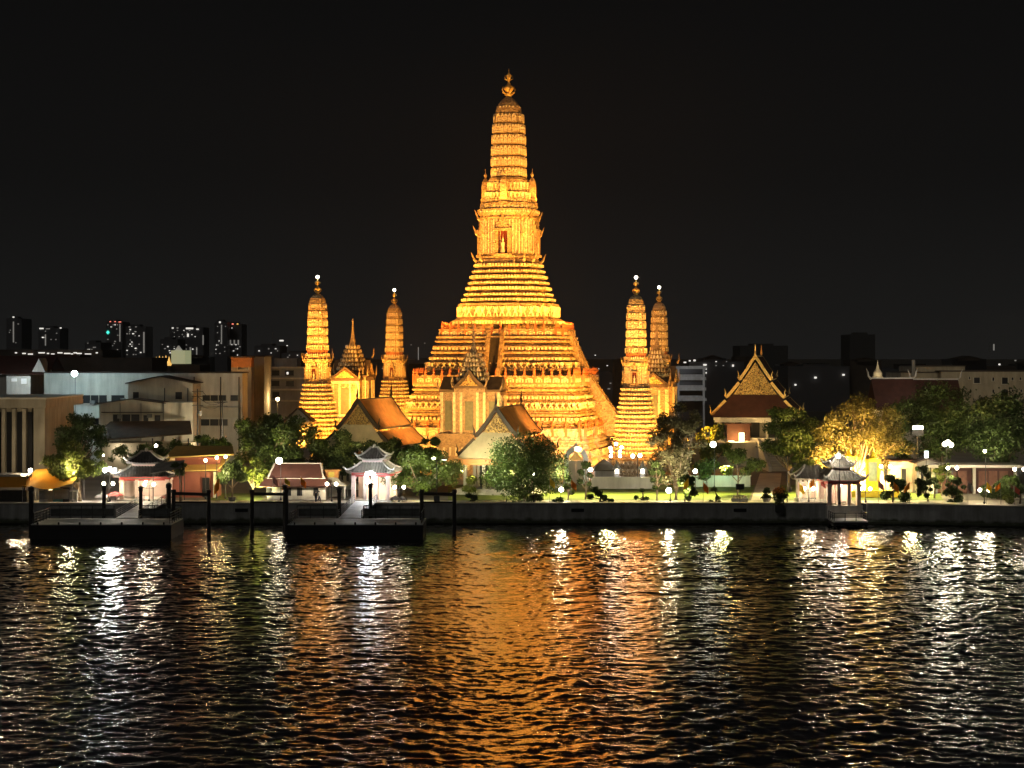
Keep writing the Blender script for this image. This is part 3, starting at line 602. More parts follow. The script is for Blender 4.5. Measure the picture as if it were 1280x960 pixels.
t = thing('white_warehouse', 'long white two storey warehouse under the bright mast lamp', 'building', (X(180, 362), 362, G0))
block(t, 55, 303, 466.5, 362, 7, M_white, cap=M_darkroof)
facade_windows(t, 362, [(61, 100, 494, 505), (103, 134, 494, 504), (139, 156, 494, 503), (60, 96, 523, 532), (103, 124, 523, 531), (253, 283, 494, 501), (288, 298, 494, 501), (251, 285, 524, 532)], M_dark)
block(t, 56, 124, 506.5, 361.2, .8, M_white, Z(522, 361), 'spandrel'); block(t, 240, 300, 509, 361.2, .8, M_cream, Z(522, 361), 'spandrel')
for px in (243, 276, 299): p = MB(); p.tube([(X(px, 361) - t.location.x, -1.3, 0), (X(px, 361) - t.location.x, -1.3, Z(471, 361) - G0)], .12, 6); p.build('downpipe', M_iron, t)
for px, py in ((101, 501), (116, 503), (64, 533), (154, 500)):
    a = MB(); a.box((X(px, 361) - t.location.x, -1.2, Z(py, 361) - G0), (1.0, .7, .8)); a.build('air_conditioner', M_galv, t)
t = thing('gabled_shed', 'cream gabled shed with two small dark windows against the white warehouse', 'building', (X(200, 352), 352, G0))
gable_shed(t, 160, 241, 479, 471, 352, 9, M_cream, M_darkroof); facade_windows(t, 352, [(166, 174, 490, 499), (219, 228, 490, 499)], M_dark); 
for px in (206, 235): p = MB(); p.tube([(X(px, 352) - t.location.x, -.25, 0), (X(px, 352) - t.location.x, -.25, Z(485, 352) - G0)], .1, 6); p.build('downpipe', M_iron, t)
t = thing('gabled_shed', 'low tan shed with curved gable and a dark window strip above the brown lean-to', 'building', (X(165, 345), 345, G0))
gable_shed(t, 125, 205, 504, 499.5, 345, 6.5, M_cream, M_darkroof); facade_windows(t, 345, [(141, 175, 518, 528)], M_dark)
block(t, 205, 241, 503, 344.5, 7, M_cream, name='side_block')
for px, py in ((149, 521), (186, 520)): a = MB(); a.box((X(px, 344) - t.location.x, -.35, Z(py, 344) - G0), (.9, .6, .7)); a.build('air_conditioner', M_galv, t)
facade_windows(t, 345, [(179, 186, 519, 528), (193, 201, 519, 527)], M_dark)
for px in (150, 176, 204): p = MB(); p.tube([(X(px, 344.6) - t.location.x, -.3, 0), (X(px, 344.6) - t.location.x, -.3, Z(504, 344.6) - G0)], .09, 6); p.build('downpipe', M_galv, t)
q = MB(); q.box((X(165, 344.6) - t.location.x, -.2, Z(515.5, 344.6) - G0), (12, .5, .16)); q.build('sunshade', M_darkroof, t)
t = thing('utility_pole', 'timber utility pole with crossarms before the cream end of the white warehouse', 'utility pole', (X(247, 340), 340, G0))
q = MB(); h = Z(486, 340) - G0; q.tube([(0, 0, 0), (0, 0, h)], [.18, .12], 7)
for dz in (.5, 1.5, 3.2): q.bar((-1.1, 0, h - dz), (1.1, 0, h - dz), .12)
q.build('pole', M_darkwood, t); q = MB(); q.lathe([(.32, h - 5.2), (.36, h - 5.1), (.36, h - 4.2), (.2, h - 4.1)], 8, (.5, 0, 0)); q.build('transformer', M_galv, t)
t = thing('utility_pole', 'timber utility pole with cables rising behind the lit yellow shop', 'utility pole', (X(278, 340), 340, G0))
q = MB(); h = Z(500, 340) - G0; q.tube([(0, 0, 0), (0, 0, h)], [.18, .12], 7)
for dz in (.4, 1.2): q.bar((-1.0, 0, h - dz), (1.0, 0, h - dz), .12)
q.build('pole', M_darkwood, t)
q = MB()
for k_, dz in ((-.9, .5), (.9, .5), (0, 1.5), (.5, 3.2)):
    a_ = Vector((X(247, 340) - t.location.x + k_, 0, Z(486, 340) - G0 - dz)); b_ = Vector((k_, 0, h - .4)); q.tube([a_.lerp(b_, i / 6) - Vector((0, 0, 1.0 * math.sin(math.pi * i / 6))) for i in range(7)], .035, 4)
q.build('cable', M_iron, t)
t = thing('lean_to_roof', 'brown sheet lean-to roof below the tan shed', 'building', (X(185, 336), 336, G0))
r = MB(); x0, x1 = X(118, 336), X(246, 336)
r.slab((x0 - t.location.x - 0, -5, Z(552, 331) - G0), (x1 - t.location.x, -5, Z(543, 331) - G0), (x1 - t.location.x - 2.5, 7, Z(527, 343) - G0), (x0 - t.location.x + 1.5, 7, Z(528, 343) - G0), .2); r.build('roof', M_brownsheet, t)
w = MB(); w.box((0, 2, (Z(550, 336) - G0) / 2 - .2), (x1 - x0 - 2.5, 8, Z(550, 336) - G0 - .6)); w.build('wall', M_ochre, t)
for px in (190, 235): w = MB(); w.tube([(X(px, 331) - t.location.x, -4.6, 0), (X(px, 331) - t.location.x, -4.6, Z(548, 331) - G0)], .14, 6); w.build('post', M_iron, t)

t = thing('old_house', 'dark tiled house with a small white gable, beyond the colonnade hall', 'house', (X(20, 420), 420, G0))
block(t, -40, 36, 466, 420, 14, M_white)
r = MB(); y0, y1 = -1.0, 15; xa, xb = X(-50, 420) - t.location.x, X(62, 420) - t.location.x
r.slab((xa, y0, Z(468, 420) - G0), (xb, y0, Z(468, 420) - G0), (xb, 7, Z(446, 420) - G0), (xa, 7, Z(446, 420) - G0), .25); r.slab((xb, y1, Z(468, 420) - G0), (xa, y1, Z(468, 420) - G0), (xa, 7, Z(446, 420) - G0 - .02), (xb, 7, Z(446, 420) - G0 - .02), .25); r.build('roof', M_redtile, t)
d = MB(); d.prism([(X(40, 418) - t.location.x, Z(465, 418) - G0), (X(57, 418) - t.location.x, Z(465, 418) - G0), (X(49, 418) - t.location.x, Z(448, 418) - G0)], -2.2, 4); d.build('dormer_gable', M_white, t)
block(t, 8, 38, 470, 417, 2, M_white, name='porch'); facade_windows(t, 417, [(14, 22, 473, 477), (26, 34, 473, 480)], M_win_d)
point((X(25, 410), 411, Z(474, 410)), 110, (.8, .95, 1), .3)
t = thing('market_roof', 'long dark market roof with a row of white lights under its eave', 'building', (X(60, 620), 620, G0))
block(t, -60, 128, 437, 620, 30, M_darkroof); k = 0
for px in (20, 30, 38, 52, 60, 66, 75, 84, 90, 94, 99, 110, 121):
    l = MB(); l.box((X(px, 619) - t.location.x, -1.0, Z(441 + (k % 3) * .8, 619) - G0), (.7 + (k % 4) * .5, .3, .4)); l.build('strip_lamp', M_win_w, t); k += 1
t = thing('dark_block', 'unlit brown roofed block just above the white warehouse', 'building', (X(125, 450), 450, G0)); block(t, 61, 190, 447, 450, 20, M_darkroof); block(t, 61, 100, 443, 455, 12, M_redtile, name='penthouse')
t = thing('sign_building', 'pale yellow green lit box on a roof, among the far dark towers', 'building', (X(222, 600), 600, G0)); block(t, 196, 250, 456, 600, 20, M_darkroof); block(t, 214, 231, 438, 600.5, 12, emit('lit_sign_panel', (.75, .78, .42), .34), Z(456, 600) + .3, 'lit_panel')
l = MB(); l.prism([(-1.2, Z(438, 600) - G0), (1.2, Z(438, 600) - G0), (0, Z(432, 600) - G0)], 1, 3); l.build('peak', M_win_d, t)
t = thing('golden_shrine', 'small shrine roof glowing gold beside the pale lit box', 'shrine', (X(203, 590), 590, G0)); block(t, 192, 213, 458, 590, 8, M_darkroof)
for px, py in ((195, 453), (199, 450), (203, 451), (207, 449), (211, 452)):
    q = MB(); q.lathe([(.7, 0), (.9, .6), (.5, 1.2), (.25, 2.4), (.02, 3.2)], 8, (X(px, 590) - t.location.x, .5, Z(459, 590) - G0 + (456 - py) * .12)); q.build('spirelet', M_glow_y, t)  # lit gold put in as the spirelets' own glow
t = thing('orange_house', 'orange lit house with a flat roof beside the tan stair tower', 'house', (X(303, 385), 385, G0))
block(t, 289, 314, 459, 385, 4, M_concrete); block(t, 289, 314, 447, 384.9, 4, mat('orange_render', (.55, .22, .07), .8), Z(459, 385), 'upper_storey', cap=M_darkroof); facade_windows(t, 385, [(297, 311, 458, 462)], M_dark)
point((X(300, 380), 380, Z(462, 380)), 45, (1, .5, .15), .3)
t = thing('stair_tower', 'plain tan stair tower behind the end of the white warehouse', 'building', (X(316, 392), 392, G0)); block(t, 303, 330, 446, 392, 12, M_concrete, cap=M_darkroof); facade_windows(t, 392, [(308, 311, 480, 520)], M_dark)
t = thing('apartment_block', 'grey three storey apartment block left of the nearest corner tower', 'building', (X(355, 420), 420, G0))
block(t, 333, 382, 459, 420, 16, M_concrete); block(t, 343, 371, 448, 424, 8, M_concrete, Z(459, 424), 'penthouse')
for py in (458.5, 472, 486, 500): block(t, 331, 383, py, 419.2, 1.0, M_cream, Z(py + 2, 419), 'balcony_slab')
facade_windows(t, 420, [(340, 349, 463, 469), (357, 367, 463, 469), (340, 349, 476, 482), (358, 367, 476, 482), (341, 349, 490, 497)], M_dark, M_iron)
facade_windows(t, 419.4, [(358, 361, 465, 468)], M_win_w, M_iron)
t = thing('alley_lamp', 'amber street lamp in the alley before the grey apartment block', 'street lamp', (X(347, 400), 400, G0))
p = MB(); p.tube([(0, 0, 0), (0, 0, Z(500, 400) - G0)], .1, 6); p.build('pole', M_iron, t); p = MB(); p.ball((0, 0, Z(499, 400) - G0), .42, 10, 8); p.build('globe', M_globe_y, t); point((X(347, 400), 399.2, Z(499, 400)), 170, (1, .6, .2), .45)
t = thing('white_gabled_hut', 'small hut with a pale gable beside the nearest corner tower', 'house', (X(372, 312), 312, G0)); gable_shed(t, 357, 388, 527, 511, 312, 4, M_concrete, M_darkroof)

# distant skyline
def skyscraper(label, px0, px1, pyt, Y, wins, m=None, crown=None, masts=()):
    t = thing('skyscraper', label, 'tower block', (X((px0 + px1) / 2, Y), Y, G0), 0, 'far tower blocks on the skyline')
    mm = m or mat('night_facade', (.11, .11, .12), .6, .3, .02)
    block(t, px0, px1, pyt, Y, 40, mm); block(t, px0 + .25 * (px1 - px0), px1 - .3 * (px1 - px0), pyt - 2.5, Y + 8, 20, mm, Z(pyt, Y), 'plant_room')
    for px, py, w, h, mt in wins:
        q = MB(); q.box((X(px, Y) - t.location.x, -.6, Z(py, Y) - G0), (w * Y / F, 1.0, h * Y / F)); q.build('lit_window', mt, t)
    return t
def rw(px0, px1, py0, py1, n, m=(M_win_d, M_win_d, M_win_w)):
    return [(rnd.randint(int(px0) + 1, int(px1) - 1), py0 + int((py1 - py0) * rnd.random() / 2.6) * 2.6, rnd.choice((1, 1, 1.6)), rnd.choice((.9, 1.2)), rnd.choice(m)) for _ in range(n)]
skyscraper('slim dark tower block with one white vertical light strip', 8, 27, 398, 1900, [(17, 415, 1.2, 26, M_win_d), (17, 396.4, 2, 1.6, M_win_w)] + rw(9, 26, 405, 430, 4))
skyscraper('broad dark block with white lights along its roof edge', 48, 75, 410, 2100, [(52, 410.6, 5, 1.6, M_win_w), (60, 411, 5, 1, M_win_d), (76, 410, 2, 1.5, M_win_w), (57, 425, 1.2, 14, M_win_d)] + rw(49, 74, 414, 432, 7))
skyscraper('low dark block with a few scattered lights before the broader towers', 106, 126, 428, 1500, rw(107, 125, 429, 440, 7))
skyscraper('tower block with red roof lights and a green cross lamp', 133, 153, 402, 2000, [(138, 402, 1.6, 1, emit('red_beacon', (1, .22, .15), 1.5)), (144, 402, 1.6, 1, MATS['red_beacon']), (150, 402.4, 3, 1, MATS['red_beacon']), (135, 415.5, 4, 2, emit('green_lamp', (.05, .8, .6), .9)), (135, 415.5, 2, 4.5, MATS['green_lamp']), (150, 416, 1.2, 22, M_win_d)] + rw(134, 152, 406, 442, 16))
skyscraper('tower block dotted with lit flats beside the green cross tower', 157, 182, 408, 1950, [(162, 408.6, 2, 1, M_win_d), (170, 408.6, 2, 1, M_win_d), (180, 428, 1.6, 26, M_win_d)] + rw(158, 179, 412, 445, 26))
skyscraper('dim low tower block behind the golden shrine', 200, 222, 424, 1700, rw(201, 221, 428, 445, 9))
skyscraper('wide tower block topped by bright white signs', 212, 254, 409, 2050, [(216, 410, 2, 1.6, M_win_w), (222, 410, 2, 1.4, M_win_d), (237, 410.5, 9, 2, M_win_w), (247, 411.5, 3, 1.5, M_win_w), (235, 419, 2, 4, M_win_w), (254, 425, 1.4, 12, M_win_d), (238, 440, 1.5, 12, M_win_d), (246, 440, 1.2, 12, M_win_d)] + rw(213, 253, 413, 450, 26))
skyscraper('pair-topped tower block with bright crown lamps above the orange house', 268, 284, 402, 2000, [(275, 402.8, 2, 2, M_win_w), (277, 418, 1.2, 24, M_win_d)] + rw(269, 283, 408, 445, 12))
skyscraper('tower block with amber and red roof lamps near the stair tower', 284, 302, 405, 2020, [(291, 405, 2, 1.4, MATS['red_beacon']), (297, 405, 2, 1.4, M_glow_y), (282, 428, 1.6, 6, M_win_d), (288, 428, 1.6, 6, M_win_d), (293, 428, 1.6, 6, M_win_d), (298, 428, 1.6, 6, M_win_d)] + rw(285, 301, 410, 445, 10))
skyscraper('far low block with a cool white rooftop light near the apartment block', 318, 350, 432, 1300, [(341, 420, .8, 10, M_galv), (352, 425.8, 5, 1.8, M_win_w), (359, 432, 1.5, 1, M_win_w)] + rw(319, 349, 436, 446, 6))
skyscraper('far low block with pale windows behind the nearest corner tower', 352, 388, 441, 900, [(384, 442, 2.4, 1.4, M_win_w)] + rw(353, 387, 444, 448, 3))
skyscraper('unlit far block between the spired pavilion and the amber corner tower', 440, 506, 456, 900, [(433.5, 432.5, 3, 1.8, M_win_w)] + rw(465, 500, 458, 470, 3))
skyscraper('unlit far block with a thin lit mast right of the amber corner tower', 510, 545, 450, 1000, [(523, 442, .9, 16, M_win_d), (514, 431, 1, 1, M_win_d), (531, 429, 1, 1, M_win_d)])
skyscraper('dark far block right of the great tower with a few white windows', 735, 775, 466, 800, [(744, 444, 1.4, 1, M_win_w), (759, 457, 1.6, 1, M_win_w), (748, 461, 1.6, 1, M_win_w), (761, 486, 3, 1.2, M_win_d), (770, 488, 2, 3, M_win_w), (763, 479, 2, 1.2, M_win_d)])
skyscraper('dark wide block with three stacked white lights beside the concrete frame', 862, 930, 452, 800, [(856, 453, 3, 1.6, M_win_w), (862, 451, 2, 1.6, M_win_w), (868, 450.5, 2.6, 2, M_win_w), (881, 456, 4, 2, M_win_w), (881, 461, 4, 2, M_win_w), (881, 466, 4, 2, M_win_w), (895, 452, 1.5, 1, M_win_w), (895, 457, 1.5, 1, M_win_d), (904, 457, 1.5, 1, M_win_d), (916, 457, 2, 2.4, M_win_w), (908, 452, 1, 1, M_win_d)])
skyscraper('unlit black slab block behind the golden temple gable', 925, 985, 432, 1200, [], mat('black_facade', (.07, .07, .07), .7))
skyscraper('tall unlit dark tower block with rounded top above the glowing tree', 1062, 1094, 418, 1500, [], MATS['black_facade'])
skyscraper('low dark block with three white lamps right of the golden temple gable', 985, 1062, 458, 700, [(1019, 472, 2.6, 2.2, M_win_w), (994, 481, 2, 2, M_win_w), (1054, 468.5, 2.6, 2, M_win_w)])
skyscraper('dark low block right of the rounded tower', 1094, 1126, 462, 900, [(1112.5, 469, 1.6, 1.6, M_win_w)])
skyscraper('far dark block with a thin lit mast and floodlit roof at the edge', 1200, 1275, 457, 1400, [(1242, 434, 1.4, 8, M_win_d), (1237, 434, .7, 10, M_galv), (1249, 455.5, 2, 2, M_win_w), (1266, 461, 7, 3.2, M_win_w), (1269, 450.6, 2, 1.4, M_win_d)], MATS['black_facade'])
t = thing('concrete_frame', 'pale open concrete building of three floors right of the rear corner tower', 'building', (X(862, 500), 500, G0))
for py in (459, 473, 486, 499): block(t, 842, 883, py - 1.5, 500, 12, M_concrete, Z(py + 2.2, 500), 'floor_slab')
for px in (842.8, 848, 880): block(t, px - 1.1, px + 1.1, 459, 499.7, 1.2, M_concrete, G0, 'column')
block(t, 843, 882, 458, 506, 1, M_dark, G0, 'back_wall')
for py in (468, 481.5, 494.5): block(t, 846, 881, py, 501, .4, M_concrete, Z(py + 4.5, 501), 'spandrel'); point((X(858, 494), 486, Z(470, 494)), 110, (.8, .85, .9), 1)
t = thing('old_government_building', 'long weathered beige building with small dark windows at the edge', 'building', (X(1200, 450), 450, G0))
block(t, 1176, 1330, 464.5, 450, 25, M_ochre, cap=M_darkroof); block(t, 1145, 1206, 458, 455, 20, M_ochre, cap=M_darkroof); block(t, 1126, 1178, 466, 452, 18, M_ochre, cap=M_darkroof)
facade_windows(t, 450, [(1217, 1225, 472, 479), (1252, 1260, 472, 480), (1252, 1260, 487, 494), (1210.5, 1213, 471, 474), (1264, 1267, 472, 475), (1274, 1277, 472, 475), (1264, 1267, 487, 490), (1275, 1278, 487, 490), (1240, 1243, 472, 476), (1240, 1243, 487, 491)], M_dark)
block(t, 1140, 1144, 450, 446, .5, M_concrete, Z(470, 446), 'chimney_post'); point((X(1240, 430), 415, 30), 700, (1, .85, .6), 2)
t = thing('small_chedi', 'small pale bell shaped spire behind the glowing tree', 'stupa', (X(1097, 400), 400, G0)); q = MB()
zc = Z(473, 400) - G0; q.lathe([(1.3, 0), (1.3, zc), (1.25, zc + .4), (1.05, zc + .5), (1.0, zc + 1.3), (.6, zc + 1.9), (.4, zc + 2.2), (.22, zc + 3.0), (.02, zc + 4.2)], 12); q.build('bell', M_wallcap, t); point((X(1097, 396), 393, 19), 160, (1, .75, .4), .3)
t = thing('ridged_temple_roof', 'dark red temple roof with white ridge horns behind the glowing tree', 'temple hall', (X(1145, 380), 380, G0))
r = MB()
for a, b_, py, yy in ((1089, 1141, 474.5, 0), (1146, 1203, 476, 4)):
    xa, xb = X(a, 380) - t.location.x, X(b_, 380) - t.location.x; z = Z(py, 380) - G0
    r.slab((xa, yy - 6, z - 6.5), (xb, yy - 6, z - 6.5), (xb, yy, z), (xa, yy, z), .25); r.slab((xb, yy + 6, z - 6.5), (xa, yy + 6, z - 6.5), (xa, yy, z - .02), (xb, yy, z - .02), .25)
r.build('roof', M_redtile, t); q = MB()
for a, b_, py, yy in ((1089, 1141, 474, 0), (1146, 1203, 475.5, 4)):
    xa, xb = X(a, 380) - t.location.x, X(b_, 380) - t.location.x; z = Z(py, 380) - G0
    q.bar((xa, yy, z + .15), (xb, yy, z + .15), .4, .45)
    for s_, x in ((-1, xa), (1, xb)): q.tube([(x, yy, z), (x + s_ * .6, yy, z + .7), (x + s_ * .7, yy, z + 1.5), (x + s_ * 1.1, yy, z + 2.4)], [.25, .22, .15, .03], 5)
q.build('ridge', M_white, t)
w = MB(); w.box((-3, 2, 4), (16, 9, 8)); w.build('wall', M_cream, t); point((X(1150, 372), 366, 24), 200, (1, .9, .75), .5)

for i in range(26):                                   # the unlit low city between the temple and the towers
    px = -20 + i * 53 + rnd.uniform(-18, 18); Y = rnd.uniform(560, 1100); t = thing('low_building', 'unlit low building in the dark city far behind the temple', 'building', (X(px, Y), Y, G0), 0, 'unlit low buildings of the far city')
    w = rnd.uniform(18, 46); py = rnd.uniform(443, 458); block(t, px - w / 2, px + w / 2, py, Y, 15, M_dark if i % 3 else M_darkroof)
    if i % 2: gable_shed(t, px - w * .3, px + w * .3, py - .5, py - rnd.uniform(2, 4), Y - 2, 12, M_darkroof, M_darkroof, Z(py + 2, Y))
for px, Y, z, P, c in ((268, 336, 10, 330, (1, .84, .56)), (150, 333, 7, 50, (1, .88, .68)), (20, 288, 9, 130, (1, .78, .5)), (330, 400, 16, 60, (1, .85, .65))): point((X(px, Y), Y, z), P, c, .3)  # added unseen fills without fixtures, brightening the warehouse fronts
# ------------------------------------------------------------------ Thai halls
def ribs_along(mb, a, b, c, d, n, w=.12, h=.08):
    """raised tile rows from eave a-b up to ridge d-c"""
    a, b, c, d = map(Vector, (a, b, c, d)); nr = (b - a).cross(d - a).normalized()
    for i in range(n):
        t = (i + .5) / n; p = a + (b - a) * t; q = d + (c - d) * t
        mb.bar(p + nr * h, q + nr * h, w, h * 1.6)
def thai_hall(name, label, cat, loc, rz, hw, L, ze, zr, roofm, edge, tiers=2, skirt=M_palepent, wallm=M_cream, pedm=M_carved, fascia=M_orange_tile, door=M_darkwood):
    t = thing(name, label, cat, loc, rz)
    # front faces local -y; ridge along y from 0 to L
    w = MB(); w.box((0, L / 2 + 1.2, ze / 2 - .2), (hw * 1.45, L - 2.4, ze - .4)); wo_ = w.build('wall', wallm, t)
    for x in (-hw * .42, 0, hw * .42):
        d = MB(); d.box((x, .02, ze * .40), (hw * .22, .15, ze * .62)); d.build('door', door, t)
    for i in range(4):
        for sg in (-1, 1):
            c = MB(); c.box((sg * hw * (.9 - .0), -1.6 + i * (L + 1.5) / 3, ze / 2), (.5, .5, ze)); c.build('column', wallm, t)
    for x in (-hw * .32, hw * .32):
        c = MB(); c.box((x, -1.6, ze / 2), (.5, .5, ze)); c.build('column', wallm, t)
    H = zr - ze
    def sect(q): return (hw * 1.12 * (1 - q) * (1 - .36 * q), ze + H * q)      # concave slope
    cuts = [0, .34, .37, 1.0] if tiers == 2 else [0, .25, .28, .55, .58, 1.0]
    r = MB(); bd = MB(); horns = []
    for lv in range(tiers):
        q0, q1 = cuts[2 * lv], cuts[2 * lv + 1]; off = lv * 0.7; lift = .35 * lv
        y0, y1 = .6 * lv - .8, L - .6 * lv + .8
        for sg in (-1, 1):
            m_ = 4
            for i in range(m_):
                xa, za = sect(q0 + (q1 - q0) * i / m_); xb, zb = sect(q0 + (q1 - q0) * (i + 1) / m_); xa += lift * .3; xb += lift * .3 if q1 < 1 or i < m_ - 1 else 0
                P = [(sg * xa, y0, za + lift), (sg * xa, y1, za + lift), (sg * xb, y1, zb + lift), (sg * xb, y0, zb + lift)]
                if sg > 0: r.slab(P[0], P[1], P[2], P[3], .22)
                else: r.slab(P[1], P[0], P[3], P[2], .22)
                ribs_along(r, *(P if sg > 0 else (P[1], P[0], P[3], P[2])), n=max(4, int((y1 - y0) / .55)), w=.14, h=.2)
                for yy in (y0 - .12, y1 + .12): bd.bar((sg * xa, yy, za + lift + .2), (sg * xb, yy, zb + lift + .2), .34, .6)
            xa, za = sect(q0); xa += lift * .3
            bd.bar((sg * xa, y0, za + lift + .1), (sg * xa, y1, za + lift + .1), .3, .34)
            for yy, s2 in ((y0, -1), (y1, 1)): hn = MB(); horns.append(hn); hn.tube([(sg * xa, yy + s2 * .15, za + lift), (sg * (xa + .35), yy + s2 * .4, za + lift + .5), (sg * (xa + .2), yy + s2 * .5, za + lift + 1.0), (sg * (xa + .45), yy + s2 * .6, za + lift + 1.9)], [.2, .2, .14, .03], 5)
    lift = .35 * (tiers - 1); yr0, yr1 = .6 * (tiers - 1) - .8, L - .6 * (tiers - 1) + .8
    bd.bar((0, yr0, zr + lift + .15), (0, yr1, zr + lift + .15), .4, .4)
    for yy, s2 in ((yr0, -1), (yr1, 1)): hn = MB(); horns.append(hn); hn.tube([(0, yy, zr + lift), (0, yy + s2 * .6, zr + lift + .8), (0, yy + s2 * .35, zr + lift + 1.5), (0, yy + s2 * .8, zr + lift + 2.7)], [.26, .22, .16, .03], 5)
    ro = r.build('roof', roofm, t); bd.build('barge_board', edge, ro); [hn.build('roof_horn', edge, ro) for hn in horns]
    p = MB(); qb = .50 if tiers == 2 else .36; xp, zp = sect(qb); p.prism([(-xp * .93, zp), (xp * .93, zp), (xp * .4, zp + (zr - zp) * .55), (0, zr - .3), (-xp * .4, zp + (zr - zp) * .55)], -.2, .3)
    rr = random.Random(5)
    for i in range(110):                                   # carved scrolls
        u = rr.uniform(-1, 1); v = rr.random() * .8
        if abs(u) < (1 - v) * .85: p.ball((u * xp * .8, -.24, zp + .2 + v * (zr - zp) * .85), rr.uniform(.10, .22), 6, 4)
    p.build('pediment', pedm, t)
    # pent roof across the front below the pediment, with eave boards
    s = MB(); xe, zz = sect(0); s.slab((-xe * .98, -2.6, ze - .4), (xe * .98, -2.6, ze - .4), (xp * .95, -.1, zp + .05), (-xp * .95, -.1, zp + .05), .2); s.build('pent_roof', skirt, t)
    f = MB(); f.box((0, -2.55, ze - .75), (xe * 1.9, .3, .5)); f.box((0, -2.3, ze - 1.25), (xe * 1.85, .3, .45)); f.build('fascia', fascia, t)
    st = MB(); st.box((0, L / 2, .0), (hw * 2.3, L + 5, .7)); st.box((0, L / 2, -.5), (hw * 2.6, L + 6.4, .6)); st.build('plinth', M_white, t)
    return t
thai_hall('temple_hall', 'small temple hall with orange tiled roof and pale front pent roof behind the dense tree', 'temple hall', (X(621, 281), 281, G0 + .55), R(-13), 5.3, 17, 5.6, 12.6, M_orange_tile, M_green_tile)
thai_hall('temple_hall', 'temple hall with tiered orange roof standing between the corner tower and brown spired pavilion', 'temple hall', (X(448, 293), 293, G0 + .55), R(-14), 5.6, 17, 6.2, 13.6, M_orange_tile, M_green_tile)
u = thai_hall('ordination_hall', 'large temple hall with tall golden carved gable and dark tiered roof', 'temple hall', (X(944, 356), 356, 8.2), R(-11), 7.7, 24, 4.9, 15.8, M_redtile, M_gold, 3, M_redtile, M_cream, M_carved, M_white)
t = thing('hall_terrace', 'raised stone terrace with broad steps below the golden gabled hall', 'terrace', (X(944, 352), 352, G0))
w = MB(); w.box((0, 14, 2.4), (25, 32, 4.8)); w.build('retaining_wall', M_cream, t)
s = MB()
for i in range(12): s.box((X(967, 345) - X(944, 352), -16 + i * 1.2 + (14.2 - 1.2 * i) / 2, .2 + i * .4), (3.6, 14.2 - 1.2 * i + .1, .41))
s.build('steps', M_pave, t)
s = MB(); xx = X(967, 345) - X(944, 352)
for sg in (-1, 1): s.add([(xx + sg * 2.15 - .3, -17, -.1), (xx + sg * 2.15 + .3, -17, -.1), (xx + sg * 2.15 + .3, -2, -.1), (xx + sg * 2.15 - .3, -2, -.1), (xx + sg * 2.15 - .3, -17, .9), (xx + sg * 2.15 + .3, -17, .9), (xx + sg * 2.15 + .3, -2, 5.6), (xx + sg * 2.15 - .3, -2, 5.6)], [(3, 2, 1, 0), (4, 5, 6, 7), (0, 1, 5, 4), (1, 2, 6, 5), (2, 3, 7, 6), (3, 0, 4, 7)])
s.build('handrail', M_white, t)
t = thing('lit_shrine', 'glowing amber doorway shrine under the golden gabled hall', 'shrine', (X(927, 353), 353, G0))
for px, w_, h0, h1, m in ((927, 1.0, 556, 541, 1), (914, 1.1, 557, 551, 0)):
    q = MB(); q.box((X(px, 353) - X(927, 353), 0, (Z(h0, 353) + Z(h1, 353)) / 2 - G0), (w_, .3, Z(h1, 353) - Z(h0, 353))); q.build('lit_opening', emit('candle_glow', (1, .62, .22), 9), t)
q = MB(); q.box((-.6, .35, 6.4), (4.6, .3, 3.6)); q.box((-.6, .25, 8.3), (5.2, .7, .3)); q.build('surround', M_redtile, t)
point((X(922, 350), 351, Z(548, 350)), 130, (1, .6, .2), .4); spot((X(930, 330), 330, 9), (X(944, 350), 356, 20), 1100, (1, .66, .24), 60, .8, .5)
spot((X(985, 330), 326, 8), (X(948, 350), 356, 20), 700, (1, .7, .3), 60, .8, .5)

